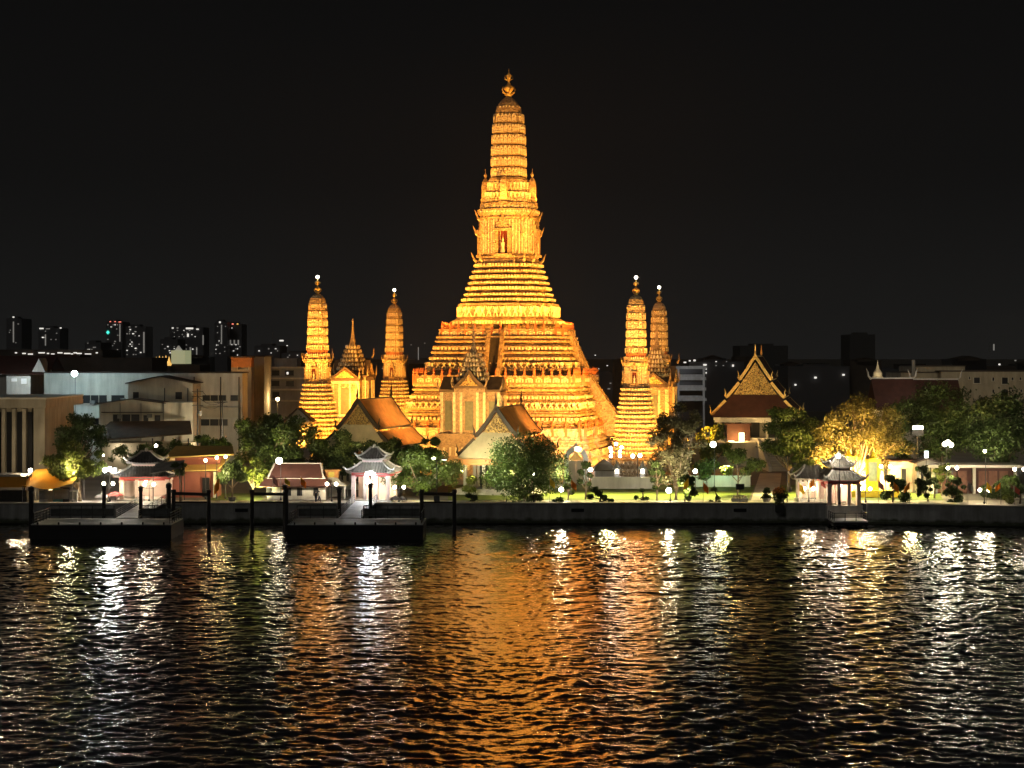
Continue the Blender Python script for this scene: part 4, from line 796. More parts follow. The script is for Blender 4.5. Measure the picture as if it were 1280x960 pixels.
# ------------------------------------------------------------------ Chinese style pavilions on the waterfront
def curved_hip(mb, tiles, edge, hx, hy, z0, z1, top, n=8, lift=.5, rib=.42):
    """hipped roof with a concave slope, raised corners and tile ribs"""
    def ring(q):
        kx = hx + (top[0] - hx) * q; ky = hy + (top[1] - hy) * q; z = z0 + (z1 - z0) * (q ** 1.35); pts = []
        for k in range(4):
            A = ((-1, -1), (1, -1), (1, 1), (-1, 1))[k]; B = ((1, -1), (1, 1), (-1, 1), (-1, -1))[k]
            for j in range(n):
                u = j / n; x = (A[0] + (B[0] - A[0]) * u) * kx; y = (A[1] + (B[1] - A[1]) * u) * ky
                pts.append((x, y, z + lift * (1 - q) ** 2 * abs(2 * u - 1) ** 3))
        return pts
    rg = [ring(i / 5) for i in range(6)]; lo = [(x, y, z - .22) for x, y, z in rg[0]]
    tiles.loft([lo] + rg)
    for k in range(4):                                        # tile ribs run up each slope
        A = ((-1, -1), (1, -1), (1, 1), (-1, 1))[k]; B = ((1, -1), (1, 1), (-1, 1), (-1, -1))[k]
        half = hx if k % 2 == 0 else hy; m = int(2 * half / rib)
        for j in range(1, m):
            u = j / m; pts = []
            for i in range(6):
                q = i / 5; kx = hx + (top[0] - hx) * q; ky = hy + (top[1] - hy) * q; cur = kx if k % 2 == 0 else ky
                s_ = (2 * u - 1) * half
                if abs(s_) > cur: break
                v = (s_ / cur + 1) / 2 if cur > 0 else .5
                x = (A[0] + (B[0] - A[0]) * v) * kx; y = (A[1] + (B[1] - A[1]) * v) * ky; z = z0 + (z1 - z0) * q ** 1.35 + lift * (1 - q) ** 2 * abs(2 * v - 1) ** 3
                pts.append((x, y, z + .05))
            if len(pts) > 1: tiles.tube(pts, .075, 4)
    for k in range(4):
        A = ((-1, -1), (1, -1), (1, 1), (-1, 1))[k]; pts = [(A[0] * (hx + (top[0] - hx) * i / 5), A[1] * (hy + (top[1] - hy) * i / 5), z0 + (z1 - z0) * (i / 5) ** 1.35 + lift * (1 - i / 5) ** 2 + .12) for i in range(6)]
        pts = [(A[0] * (hx + .25), A[1] * (hy + .25), z0 + lift + .42)] + pts; edge.tube(pts, [.1] + [.17] * 6, 5)
        edge.ball((A[0] * (hx + .25), A[1] * (hy + .25), z0 + lift + .45), .16, 6, 4)
def chinese_pavilion(label, loc, rz, hx, hy, hcol, tilem, base=0.0, lit=True):
    t = thing('waterside_pavilion', label, 'pavilion', loc, rz, 'tiled waterside pavilions on the river wall')
    b = MB(); b.box((0, 0, .12 - base / 2), (hx * 1.75, hy * 1.75, .3 + base)); b.build('plinth', M_white, t)
    for sx_ in (-1, 1):
        for sy_ in (-1, 1):
            c = MB(); c.box((sx_ * hx * .72, sy_ * hy * .72, hcol / 2), (.62, .62, hcol)); c.box((sx_ * hx * .72, sy_ * hy * .72, hcol - .3), (.85, .85, .25)); c.build('column', M_pink, t)
        c = MB(); c.box((sx_ * hx * .24, -hy * .72, hcol / 2), (.5, .5, hcol)); c.build('column', M_pink, t)
    w = MB(); w.box((0, hy * .62, hcol / 2), (hx * 1.3, .2, hcol)); w.box((-hx * .3, hy * .1, hcol * .5), (.2, hy * 1.0, hcol)); w.build('wall', M_pink, t)
    e = MB(); z = hcol + .1
    for sg in (-1, 1): e.box((0, sg * hy * .74, z), (hx * 1.6, .28, .5)); e.box((sg * hx * .74, 0, z), (.28, hy * 1.6 - .3, .46))
    e.build('lintel', M_red, t)
    T1 = MB(); E1 = MB(); curved_hip(T1, T1, E1, hx, hy, hcol + .4, hcol + 1.95, (hx * .46, hy * .46)); r1 = T1.build('lower_roof', tilem, t); E1.build('ridge', M_paleridge, r1)
    f = MB(); ex = MB()
    for sg in (-1, 1): ex.box((0, sg * (hy - .04), hcol + .42), (hx * 1.5, .1, .16)); ex.box((sg * (hx - .04), 0, hcol + .42), (.1, hy * 1.5, .16))
    ex.build('eave_board', M_red, r1)
    d = MB(); d.box((0, 0, hcol + 2.2), (hx * .86, hy * .86, .75)); d.build('drum', M_pink, t)
    T2 = MB(); E2 = MB(); curved_hip(T2, T2, E2, hx * .60, hy * .60, hcol + 2.5, hcol + 4.1, (hx * .14, .12), lift=.4); r2 = T2.build('upper_roof', tilem, t)
    E2.bar((-hx * .2, 0, hcol + 4.15), (hx * .2, 0, hcol + 4.15), .26, .3); E2.ball((0, 0, hcol + 4.45), .28, 8, 5); E2.build('ridge', M_paleridge, r2)
    if lit:
        l = MB(); l.ball((0, -hy * .2, hcol - .35), .22, 8, 6); l.build('ceiling_lamp', M_globe_w, t); point((0, -hy * .2, hcol - .75), 45, (1, .80, .58), .25, t)
    return t
chinese_pavilion('grey tiled pavilion with red eaves and pink columns behind the wide pontoon', (X(183, 270.5), 270.5, G0), R(6), 4.7, 4.0, 3.2, M_greytile)
chinese_pavilion('pale tiled pavilion with red eaves by the cool white lamp and black parasols', (X(468, 268.5), 268.5, G0), R(-8), 3.7, 3.4, 3.9, mat('pale_clay_tile', (.36, .32, .25), .8, .35, 1.2, .2))
chinese_pavilion('grey tiled pavilion standing on steps over the small pier', (X(1050, 263.5), 264.3, G0 - .5), R(8), 3.15, 3.0, 3.5, mat('mid_clay_tile', (.30, .26, .20), .8, .4, 1.2, .2), 1.6)
t = thing('waiting_shelter', 'cream columned shelter with pale hipped roof at the left of the pier pavilion', 'shelter', (X(1014, 267), 267, G0))
for x in (-1.9, -.6, .7, 1.9):
    for y in (-1.5, 1.5): q = MB(); q.box((x, y, 1.7), (.34, .34, 3.4)); q.build('column', M_cream, t)
A_ = MB(); B_ = MB(); curved_hip(A_, A_, B_, 2.8, 2.3, 3.5, 5.4, (.9, .1), lift=.25); r_ = A_.build('roof', MATS['mid_clay_tile'], t); B_.build('ridge', M_paleridge, r_)
q = MB(); q.box((0, 0, .2), (4.6, 3.6, .4)); q.build('plinth', M_white, t); q = MB(); q.box((0, 1.4, 1.5), (3.6, .15, 2.6)); q.build('wall', M_pink, t)
s = thing('awning_roof', 'sloping grey awning attached beside the grey tiled pavilion with red eaves', 'awning', (X(212, 267), 267, G0))
q = MB(); q.slab((-2.4, -2.2, 4.2), (2.2, -2.2, 5.1), (2.0, 2.0, 6.0), (-2.4, 2.0, 5.6), .12); q.build('sheet', M_greytile, s)
for x, y in ((-2.1, -1.9), (1.9, -1.9), (1.9, 1.8)): q = MB(); q.tube([(x, y, 0), (x, y, 4.6 if x < 0 else 5.1)], .07, 6); q.build('post', M_iron, s)

# orange roofed shop, red roofed hut, lantern kiosk, low shops, awnings, shrine frames
t = thing('lit_shop', 'low shop with lit yellow roof and red walls beside the round dark topiary', 'building', (X(248, 276), 276, G0))
q = MB(); q.slab((-5.2, -3, 4.0), (3.6, -3, 4.2), (4.6, 2, 5.9), (-4.6, 2, 5.9), .2); q.slab((-4.8, -2.6, 6.1), (6.0, -2.6, 6.6), (5.0, 2.5, 7.6), (-4.0, 2.5, 7.6), .2); q.build('roof', mat('ochre_awning', (.60, .40, .13), .6, .2, .8), t)
q = MB(); q.box((-.6, 0, 2.0), (7.6, 4.6, 4.0)); q.box((0, .6, 5), (7, 3, 2.3)); q.build('wall', mat('red_render', (.30, .10, .07), .8, .2, .6), t)
for x in (-4.2, 3.0): q = MB(); q.box((x, -2.6, 2), (.4, .4, 4)); q.build('column', M_cream, t)
q = MB(); q.box((1.6, -2.4, 1.6), (1.1, .3, 3.0)); q.build('doorway', M_dark, t)
t = thing('red_roofed_hut', 'white walled hut with dark red hipped roof under the round warm lamp', 'house', (X(372, 271), 271, G0))
q = MB(); q.box((0, 1, 1.3), (9, 5.0, 2.6)); q.box((0, 1, 2.9), (8, 4, .8)); q.build('wall', M_cream, t)
q = MB(); q.slab((-5.6, -2.6, 2.0), (5.4, -2.6, 2.0), (4.6, -1.0, 3.2), (-4.8, -1.0, 3.2), .18); q.slab((-4.3, -1.4, 3.3), (4.0, -1.4, 3.3), (3.5, 1.0, 5.2), (-3.6, 1.0, 5.2), .2); q.slab((4.0, 3.6, 3.3), (-4.3, 3.6, 3.3), (-3.6, 1.0, 5.18), (3.5, 1.0, 5.18), .2); q.build('roof', M_redtile, t)
q = MB(); q.bar((-3.7, 1, 5.35), (3.6, 1, 5.35), .22, .26)
for sg, x in ((-1, -4.0), (1, 3.8)): q.bar((x + sg * .3, -1.5, 3.45), (x - sg * .4, 1, 5.35), .22, .26); q.bar((x + sg * .3, 3.5, 3.45), (x - sg * .4, 1, 5.35), .22, .26)
q.bar((-4.6, -1.25, 3.3), (4.4, -1.25, 3.3), .2, .22); q.build('ridge', M_paleridge, t)
for x in (-4.2, -1.2, .5, 3.0): q = MB(); q.box((x, -1.54, 1.2), (.8, .1, 1.2)); q.build('window', M_dark, t)
t = thing('lantern_kiosk', 'orange topped kiosk with pyramid tent roof beside the red roofed hut', 'kiosk', (X(415, 274), 274, G0))
q = MB(); q.lathe([(3.7, 1.9), (3.7, 2.05), (2.2, 2.5), (1.3, 3.1), (1.2, 3.15)], 4); q.build('tent_roof', M_cream, t, rz=R(45))
q = MB(); q.box((0, 0, 3.6), (2.2, 1.6, 1.1)); q.box((0, 0, 4.25), (2.9, 2.2, .22)); q.build('lantern_box', mat('orange_panel', (.62, .26, .05), .6), t)
q = MB(); q.box((0, -.83, 3.6), (.9, .1, .8)); q.build('panel', mat('yellow_panel', (.7, .55, .08), .6), t)
for x in (-2.2, 2.2):
    for y in (-2.2, 2.2): q = MB(); q.box((x, y, .98), (.18, .18, 1.96)); q.build('post', M_white, t)
q = MB(); q.box((0, 1.2, .95), (3.8, .2, 1.9)); q.build('back_panel', M_cream, t)
t = thing('tarpaulin_awning', 'yellow tarpaulin awning sagging beneath the frangipani tree', 'awning', (X(62, 266), 266, G0))
q = MB(); nx_, ny_ = 10, 5; vs = []
for j in range(ny_ + 1):
    for i in range(nx_ + 1):
        u, v = i / nx_, j / ny_; vs.append((-3.6 + 7.6 * u + .9 * v, -2.2 + 4.4 * v, 2.55 + 2.1 * v + .25 * u - .55 * math.sin(math.pi * u) * (1 - v) + .12 * math.sin(9 * u)))
q.add(vs, [(j * (nx_ + 1) + i, j * (nx_ + 1) + i + 1, (j + 1) * (nx_ + 1) + i + 1, (j + 1) * (nx_ + 1) + i) for j in range(ny_) for i in range(nx_)]); q.add([(x, y, z + .03) for x, y, z in vs], [(j * (nx_ + 1) + i, j * (nx_ + 1) + i + 1, (j + 1) * (nx_ + 1) + i + 1, (j + 1) * (nx_ + 1) + i) for j in range(ny_) for i in range(nx_)])
q.build('canvas', M_tarp, t, smooth=True)
for x, y, z in ((-3.5, -2.1, 2.5), (4.0, -2.1, 2.75), (-2.7, 2.1, 4.5), (4.7, 2.1, 4.8)): q = MB(); q.tube([(x, y, 0), (x, y, z)], .06, 6); q.build('post', M_galv, t)
t = thing('market_stall', 'long stall with yellow valance and pale flat roof at the picture edge', 'stall', (X(10, 266), 266, G0))
q = MB(); q.box((-3, 0, 4.05), (13, 4, .3)); q.build('roof', M_white, t); q = MB(); q.box((-3, -1.9, 3.1), (12.6, .12, 1.6)); q.build('valance', M_tarp, t)
for x in (-8, -3, 3): q = MB(); q.box((x, -1.8, 2), (.15, .15, 4)); q.build('post', M_iron, t)
q = MB(); q.box((-3, .2, .9), (12, 2.5, 1.8)); q.build('counter', M_darkwood, t)
for i, (px, w, h, c) in enumerate(((53, .9, 1.9, M_white), (58, .8, 2.1, M_white), (64, 1.1, 1.7, M_ochre), (73, 1.5, 2.0, mat('teal_cabinet', (.10, .36, .36), .6)), (82, 1.4, 2.2, M_dark), (92, 1.2, 1.7, M_white))):
    t = thing('stall_cabinet', ('tall white stall cabinet at the awning edge', 'white stall cabinet second under the yellow awning', 'brown stall cabinet under the middle of the yellow awning', 'teal stall cabinet under the yellow awning', 'black stall cabinet beside the teal one', 'white stall cabinet by the frangipani trunk')[i], 'cabinet', (X(px, 265.5), 265.5, G0), 0, 'cabinets under the yellow awning')
    q = MB(); q.box((0, 0, h / 2), (w, .7, h)); q.build('body', c, t); q = MB(); q.box((0, -.36, h * .55), (w * .8, .06, h * .7)); q.box((0, 0, h + .05), (w * 1.1, .8, .1)); q.build('door', M_galv, t)
def shrine_frame(label, px, Y, w, h, z0, rz=0):
    t = thing('portrait_stand', label, 'portrait frame', (X(px, Y), Y, G0), rz, 'yellow royal style portrait frames')
    ym = mat('yellow_painted_frame', (.80, .58, .02), .5, .12, 1)
    q = MB()
    for sg in (-1, 1): q.box((sg * w * .40, 0, z0 + h / 2), (w * .2, .35, h))
    q.box((0, 0, z0 + .25), (w * 1.05, .4, .5)); q.box((0, 0, z0 + h - .2), (w * 1.1, .4, .5)); q.lathe([(.55, 0), (.62, .2), (.35, .5), (.3, .8), (.02, 1.5)], 8, (0, 0, z0 + h)); q.build('frame', ym, t)
    q = MB(); q.box((0, .06, z0 + h / 2), (w * .62, .1, h * .8)); q.build('panel', mat('pale_panel', (.45, .55, .36), .5, .5, 1.2), t)
    q = MB(); q.box((0, .2, z0 / 2), (w * .9, .5, z0)); q.build('stand', ym, t); return t
shrine_frame('large yellow frame with pale panel between the glowing tree and twin globe lamp', 1091, 276, 2.2, 3.9, 1.9)
shrine_frame('narrow yellow frame half hidden behind the glowing tree trunk', 1061, 281, 1.5, 3.4, 2.4)
t = thing('yellow_hedge_bench', 'long low yellow painted planter behind the pavilion over the small pier', 'planter', (X(1075, 274), 274, G0)); q = MB(); q.box((0, 0, .5), (12, 1, .9)); q.box((0, 0, 1.0), (12.3, 1.2, .14)); q.build('box', MATS['yellow_painted_frame'], t)
t = thing('low_shop', 'low open shop with brown shutters behind the twin globe lamps', 'building', (X(1215, 282), 282, G0))
q = MB(); q.box((0, 2, 2.1), (14, 5, 4.2)); q.build('wall', M_redtile, t); q = MB(); q.box((0, 1, 4.45), (15.2, 7, .4)); q.build('roof', M_paleridge, t)
for x in (-6.6, 0, 6.6): q = MB(); q.box((x, -1.2, 2.1), (.45, .45, 4.2)); q.build('column', M_cream, t)
for x in (-5, -3.4, -1.7, 1.6, 3.2, 4.9): q = MB(); q.box((x, -.56, 1.9), (1.35, .12, 3.4)); q.build('shutter', mat('brown_shutter', (.20, .085, .05), .6, .3, 2), t)
t = thing('garden_shed', 'small dark garden shed behind the slender dark tree', 'shed', (X(1158, 281), 281, G0)); gable_shed(t, 1146, 1172, 579, 574, 281, 3, M_concrete, M_darkroof); facade_windows(t, 281, [(1150, 1155, 585, 600), (1162, 1168, 584, 600)], M_dark)
t = thing('kiosk_wall', 'low pink walled building behind the yellow framed portraits', 'building', (X(1120, 284), 284, G0)); block(t, 1070, 1150, 577, 284, 4, M_pink, cap=M_redtile); facade_windows(t, 284, [(1104, 1110, 583, 600), (1126, 1133, 586, 604), (1140, 1146, 586, 604)], M_dark)

# gate, white wall, lantern posts
t = thing('prang_gate', 'pale blue grey pointed gate with gold panelled doors beside the dense tree', 'gate', (X(720, 304), 304, G0))
q = MB()
for sg in (-1, 1): q.box((sg * 1.7, 0, 1.9), (.75, 1.2, 3.8)); q.box((sg * 1.7, 0, .3), (1.0, 1.5, .6)); q.box((sg * 1.7, 0, 3.9), (.95, 1.4, .2))
pr = []
for q_ in range(13): a = math.pi * q_ / 12; pr.append((2.15 * math.cos(a), 3.9 + 2.2 * math.sin(a) ** .8 * (1 + .25 * math.sin(a) ** 6)))
arch = pr + [(-1.3, 3.9), (-1.0, 4.5), (0, 5.4), (1.0, 4.5), (1.3, 3.9)]
for i in range(8):
    a = math.pi * i / 8; b_ = math.pi * (i + 1) / 8
    q.add([(rr_ * math.cos(aa) * kk, yy, 3.95 + zz_ * math.sin(aa)) for yy in (-.55, .55) for aa in (a, b_) for rr_, kk, zz_ in ((2.15, 1, 2.5), (1.35, 1, 1.55))], [(0, 1, 3, 2), (4, 5, 7, 6), (0, 2, 6, 4), (1, 3, 7, 5), (0, 1, 5, 4), (2, 3, 7, 6)])
q.lathe([(.5, 0), (.42, .3), (.16, .7), (.1, 1.1), (.01, 1.7)], 8, (0, 0, 6.2)); q.build('arch', mat('pale_blue_render', (.46, .53, .52), .7, .15, .8), t)
q = MB(); q.prism([(-1.3, 4.0), (1.3, 4.0), (0, 5.5)], .05, .25); q.build('tympanum', M_gold, t)
for sg in (-1, 1): q = MB(); q.box((sg * .66, .15, 1.95), (1.28, .15, 3.9)); q.box((sg * .66, .05, 1.95), (.8, .1, 3.2)); q.build('door', M_ochre, t)
t = thing('garden_wall', 'low white garden wall with rounded ends across the lawn', 'wall', (X(779, 292), 292, G0))
q = MB(); q.box((0, 0, .9), (10.6, .5, 1.8)); q.box((0, 0, 1.86), (10.9, .75, .16)); q.box((0, 0, .15), (10.9, .8, .3)); q.build('wall_face', M_white, t)
t = thing('garden_wall', 'cream garden wall behind the topiary left of the paved path', 'wall', (X(895, 296), 296, G0))
q = MB(); q.box((0, 0, .9), (11.5, .5, 1.8)); q.box((0, 0, 1.86), (11.8, .75, .16)); q.build('wall_face', M_cream, t)
for px in (771, 803):
    t = thing('lantern_post', 'grey stone lantern post with a lit niche, ' + ('under the many globed lamp' if px == 771 else 'beside the two globed court lamp'), 'lantern', (X(px, 296), 296, G0), 0, 'grey stone lantern posts behind the white wall')
    q = MB(); q.box((0, 0, 1.5), (.75, .75, 3.0)); q.box((0, 0, .2), (1.1, 1.1, .4)); q.box((0, 0, 2.2), (.95, .95, .15)); q.lathe([(.7, 3.0), (.75, 3.12), (.4, 3.5), (.22, 3.9), (.02, 4.6)], 4); q.build('pillar', M_concrete, t)
    q = MB(); q.box((0, -.40, 2.65), (.42, .12, .6)); q.build('lamp', M_globe_w, t); point((X(px, 296), 295.2, G0 + 2.65), 12, (1, .93, .8), .25)
t = thing('guard_house', 'small grey hut with dark hipped roof behind the low white wall', 'hut', (X(755, 300), 300, G0))
q = MB(); q.box((0, 0, 1.3), (3.2, 2.4, 2.6)); q.build('wall', M_concrete, t); q = MB(); q.lathe([(2.6, 2.5), (2.7, 2.65), (1.6, 3.7), (.4, 4.3), (.05, 4.5)], 4); q.build('roof', M_green_tile, t, rz=R(45))
# ------------------------------------------------------------------ lamps
WARM = (1, .80, .52); COOL = (.84, .91, 1); AMBER = (1, .62, .26)
def globe_lamp(label, globes, Y, post_px, P, col=WARM, gm=None, r=.27, group=None, z0=G0, cat='street lamp', name='globe_lamp'):
    t = thing(name, label, cat, (X(post_px, Y), Y, z0), 0, group); gm = gm or M_globe_w
    zs = [Z(py, Y) - z0 for _, py in globes]; top = max(zs); p = MB(); single = len(globes) == 1
    p.lathe([(.16, 0), (.18, .25), (.09, .4), (.06, .6), (.05, top - (.3 if single else .05))], 8); p.build('pole', M_iron, t)
    for (px, py), z in zip(globes, zs):
        x = X(px, Y) - t.location.x
        if not single: a = MB(); a.tube([(0, 0, z - .55), (x * .6, 0, z - .62), (x, 0, z - r - .12)], .035, 5); a.lathe([(.10, z - r - .14), (.12, z - r)], 8, (x, 0, 0)); a.build('arm', M_iron, t)
        q = MB(); q.ball((x, 0, z), r, 12, 8); q.build('globe', gm, t, smooth=True)
        point((x, 0, z), P, col, r * 1.04, t)
    return t
TW = 'twin globe lamps along the promenade'
for label, px, py, Y in (('twin globe lamp between the frangipani tree and the grey tiled pavilion', 135.5, 604.5, 265), ('twin globe lamp in front of the grey tiled pavilion with red eaves', 186.5, 605.5, 265),
                         ('twin globe lamp before the orange topped kiosk', 414.5, 605, 266), ('twin globe lamp over the black parasols', 499, 609, 265.5),
                         ('twin globe lamp among flags just before the pier pavilion', 1011, 611, 264.5), ('twin globe lamp on the river wall beside the small pier', 1082, 611, 264),
                         ('twin globe lamp next to the large yellow frame', 1107, 583, 274), ('twin globe lamp before the low shop with brown shutters', 1190.5, 585, 272), ('twin globe lamp amid flags near the yellow bush', 1230.5, 612.5, 262), ('twin globe lamp at the far end of the low shop', 1274, 586.5, 273)):
    globe_lamp(label, [(px - 5.7, py), (px + 5.7, py)], Y, px, {414.5: 120, 499: 120, 186.5: 200, 1107: 70}.get(px, 330), group=TW)
globe_lamp('bright white three globe lamp at the corner of the red eaved pavilion', [(131, 588), (137, 586), (143, 588)], 266, 137, 480, (1, .93, .80), M_globe_c, .33)
globe_lamp('single warm globe lamp above the roofs behind the red eaved pavilion', [(195, 557)], 290, 195, 150)
globe_lamp('two globe lamp one above the other by the lit yellow shop', [(220, 567), (222, 576)], 278, 223, 90)
for px, py in ((257, 575.5), (271, 572), (282, 571)): globe_lamp({257: 'warm globe lamp over the front of the lit yellow shop', 271: 'warm globe lamp over the middle of the lit yellow shop roof', 282: 'warm globe lamp over the end of the lit yellow shop by the big tree'}[px], [(px, py)], 271, px, 90, AMBER, M_globe_y, .26, 'warm globes over the lit shop')
globe_lamp('large round warm lamp under the big olive tree by the hut', [(349, 576)], 268, 351, 190, (1, .78, .45), M_globe_w, .5)
globe_lamp('cool white double lamp in front of the pale tiled pavilion', [(461, 603)], 263.2, 462.5, 120, COOL, M_globe_c, .36)
globe_lamp('cool white floodlight cluster on a tall pole at the pale tiled pavilion roof', [(459, 592.5), (463.5, 591), (467, 593)], 262.9, 463, 260, COOL, M_globe_c, .3)
globe_lamp('seven globed white court lamp behind the low white wall', [(763, 560), (777, 559), (764, 564.5), (775, 564.5), (763.5, 570), (775, 570), (770, 555)], 299, 770, 9, (1, .93, .8), M_globe_w, .27)
globe_lamp('two globed pale court lamp between the two stone lantern posts', [(791, 570), (800, 569.5)], 299, 797, 22, (1, .93, .8), M_globe_w, .33)
globe_lamp('low warm globe lamp at the trunk of the dusty tree', [(836, 613)], 266, 838, 360, (1, .84, .55), M_globe_w, .42)
globe_lamp('big brilliant white globe lamp between the dusty tree and the topiary', [(891.5, 555.5)], 292, 893, 70, (.95, 1, .92), M_globe_w, .5)
globe_lamp('low bright lamp among flags in front of the dense tree', [(701.5, 612)], 266, 701, 420, (1, .9, .7), M_globe_w, .36)
globe_lamp('small white lamp at the shoulder of the prang gate', [(738, 587)], 301, 738, 60, (1, .95, .85), M_globe_w, .36)
globe_lamp('small white lamp in the crown of the dense round tree', [(667, 592.5)], 263.5, 667, 60, (1, .95, .85), M_globe_w, .14)
globe_lamp('small upright white lamp between the dusty tree and the cream wall', [(869, 589)], 288, 869, 60, (1, .93, .8), M_globe_w, .36)
globe_lamp('white lamp at the peak of the pavilion over the small pier', [(1048, 570)], 261, 1049.5, 600, (1, .95, .85), M_globe_w, .34)
globe_lamp('brilliant warm lamp cluster high among the dark trees by the low shop', [(1181, 555), (1185, 553), (1189, 556)], 276, 1183, 560, (1, .86, .60), M_globe_w, .38)
globe_lamp('small white lamp above the roof of the low brown shuttered shop', [(1231, 564)], 277, 1232, 220, (1, .92, .78), M_globe_w, .25)
globe_lamp('warm lamp on the post at the yellow awning corner', [(38, 588)], 265.5, 39.5, 420, AMBER, M_globe_w, .32)
globe_lamp('tiny lamp hanging in the dark tree above the frangipani', [(129, 569)], 290, 130, 90, (1, .95, .9), M_globe_w, .18)
globe_lamp('cool blinding floodlight on a tall mast in front of the white warehouse', [(93, 467)], 351, 94, 2600, (.62, .94, 1.0), M_globe_c, .6, name='mast_lamp', cat='floodlight')
t = thing('tube_sign', 'white lit tube lamp on a dark post among the trees', 'street lamp', (X(1147, 286), 286, G0))
q = MB(); q.tube([(0, 0, 0), (0, 0, Z(530, 286) - G0)], .1, 6); q.build('pole', M_iron, t); q = MB(); q.box((0, -.2, Z(534.5, 286) - G0), (1.6, .3, .5)); q.build('lamp', M_globe_w, t); q = MB(); q.box((0, -.1, Z(541, 286) - G0), (1.9, .3, .9)); q.build('sign_box', M_iron, t)
t = thing('light_screen', 'small pale lit screen under the dark trees near the garden shed', 'screen', (X(1158, 279), 279, G0)); q = MB(); q.box((0, 0, Z(568, 279) - G0), (.6, .15, 1.1)); q.build('panel', emit('cool_screen', (.7, .9, 1), 2.2), t); q = MB(); q.tube([(0, .15, 0), (0, .15, Z(563, 279) - G0)], .06, 6); q.build('pole', M_iron, t)
for i in range(21):                                   # added inland facing fills without fixtures, brightening the waterfront
    px = 30 + i * 61
    if 140 < px < 240 or 425 < px < 512 or 995 < px < 1080: continue
    spot((X(px, 264), 263.7, G0 + 4.4), (X(px, 264), 275, G0 + 7.5), 400, ((1, .86, .60), (1, .80, .48), (1, .92, .74))[i % 3], 125, .8, .2)
# uplights under the glowing tree, tree spots, added fills on lawn and hall roofs
spot((X(1066, 280), 278, G0 + .4), (X(1072, 284), 286, 12), 10500, (1, .58, .19), 130, .9, .3); spot((X(1040, 280), 279, G0 + .4), (X(1050, 284), 286, 12), 6500, (1, .62, .22), 110, .9, .3)
spot((X(1105, 280), 282, G0 + .4), (X(1098, 284), 287, 12), 500, (1, .58, .19), 110, .9, .3)
spot((X(525, 265), 264.5, G0 + .5), (X(528, 272), 273, 8), 260, (.95, .95, .40), 130, .9, .3)
spot((X(316, 267), 267.5, G0 + .5), (X(318, 272), 275, 9), 1800, (1, .92, .4), 130, .9, .3)
spot((X(543, 264.5), 263.6, Z(572, 264)), (X(655, 267), 266, 9), 4200, (.95, 1, .62), 60, .8, .25); spot((X(543, 264.5), 264.2, Z(572, 264)), (X(520, 272), 271, 8), 500, (.97, 1, .5), 100, .8, .25)
spot((X(832, 264), 263.9, G0 + .8), (X(846, 268), 268.5, 13), 1100, (1, .88, .55), 75, .9, .3); spot((X(858, 264), 263.9, G0 + .8), (X(846, 268), 268.5, 14), 1100, (1, .88, .55), 75, .9, .3); spot((X(1170, 287), 286, G0 + 4.6), (X(1178, 296), 296, 15), 620, (1, .90, .5), 110, .9, .3); spot((X(1235, 287), 286, G0 + 5.2), (X(1248, 294), 294, 15), 420, (1, .90, .5), 110, .9, .3)  # added unseen uplights, brightening the dusty tree and the right hand trees
spot((X(905, 288), 287, G0 + .4), (X(898, 292), 293, 9), 400, (.5, 1, .6), 130, .9, .3)
for px in (690, 760, 830, 900, 1000, 1060, 1140): spot((X(px, 278), 277, G0 + 5.5), (X(px, 277), 276, G0), 1500, (1, .84, .32), 146, .5, .25)  # added downlights without fixtures, to brighten the lawn
spot((X(580, 270), 269, 6.5), (X(610, 279), 279, 11), 1300, (1, .84, .52), 70, .9, .3)
spot((X(545, 300), 298, 19), (X(488, 300), 302, 13), 1500, (1, .72, .34), 100, .9, .5); spot((X(712, 296), 292, 19), (X(660, 292), 293, 13), 1300, (1, .72, .34), 62, .9, .5); spot((X(440, 270), 268, 13), (X(446, 292), 293, 13), 700, (1, .72, .34), 70, .9, .4)  # added spots without fixtures, brightening the orange roofed halls

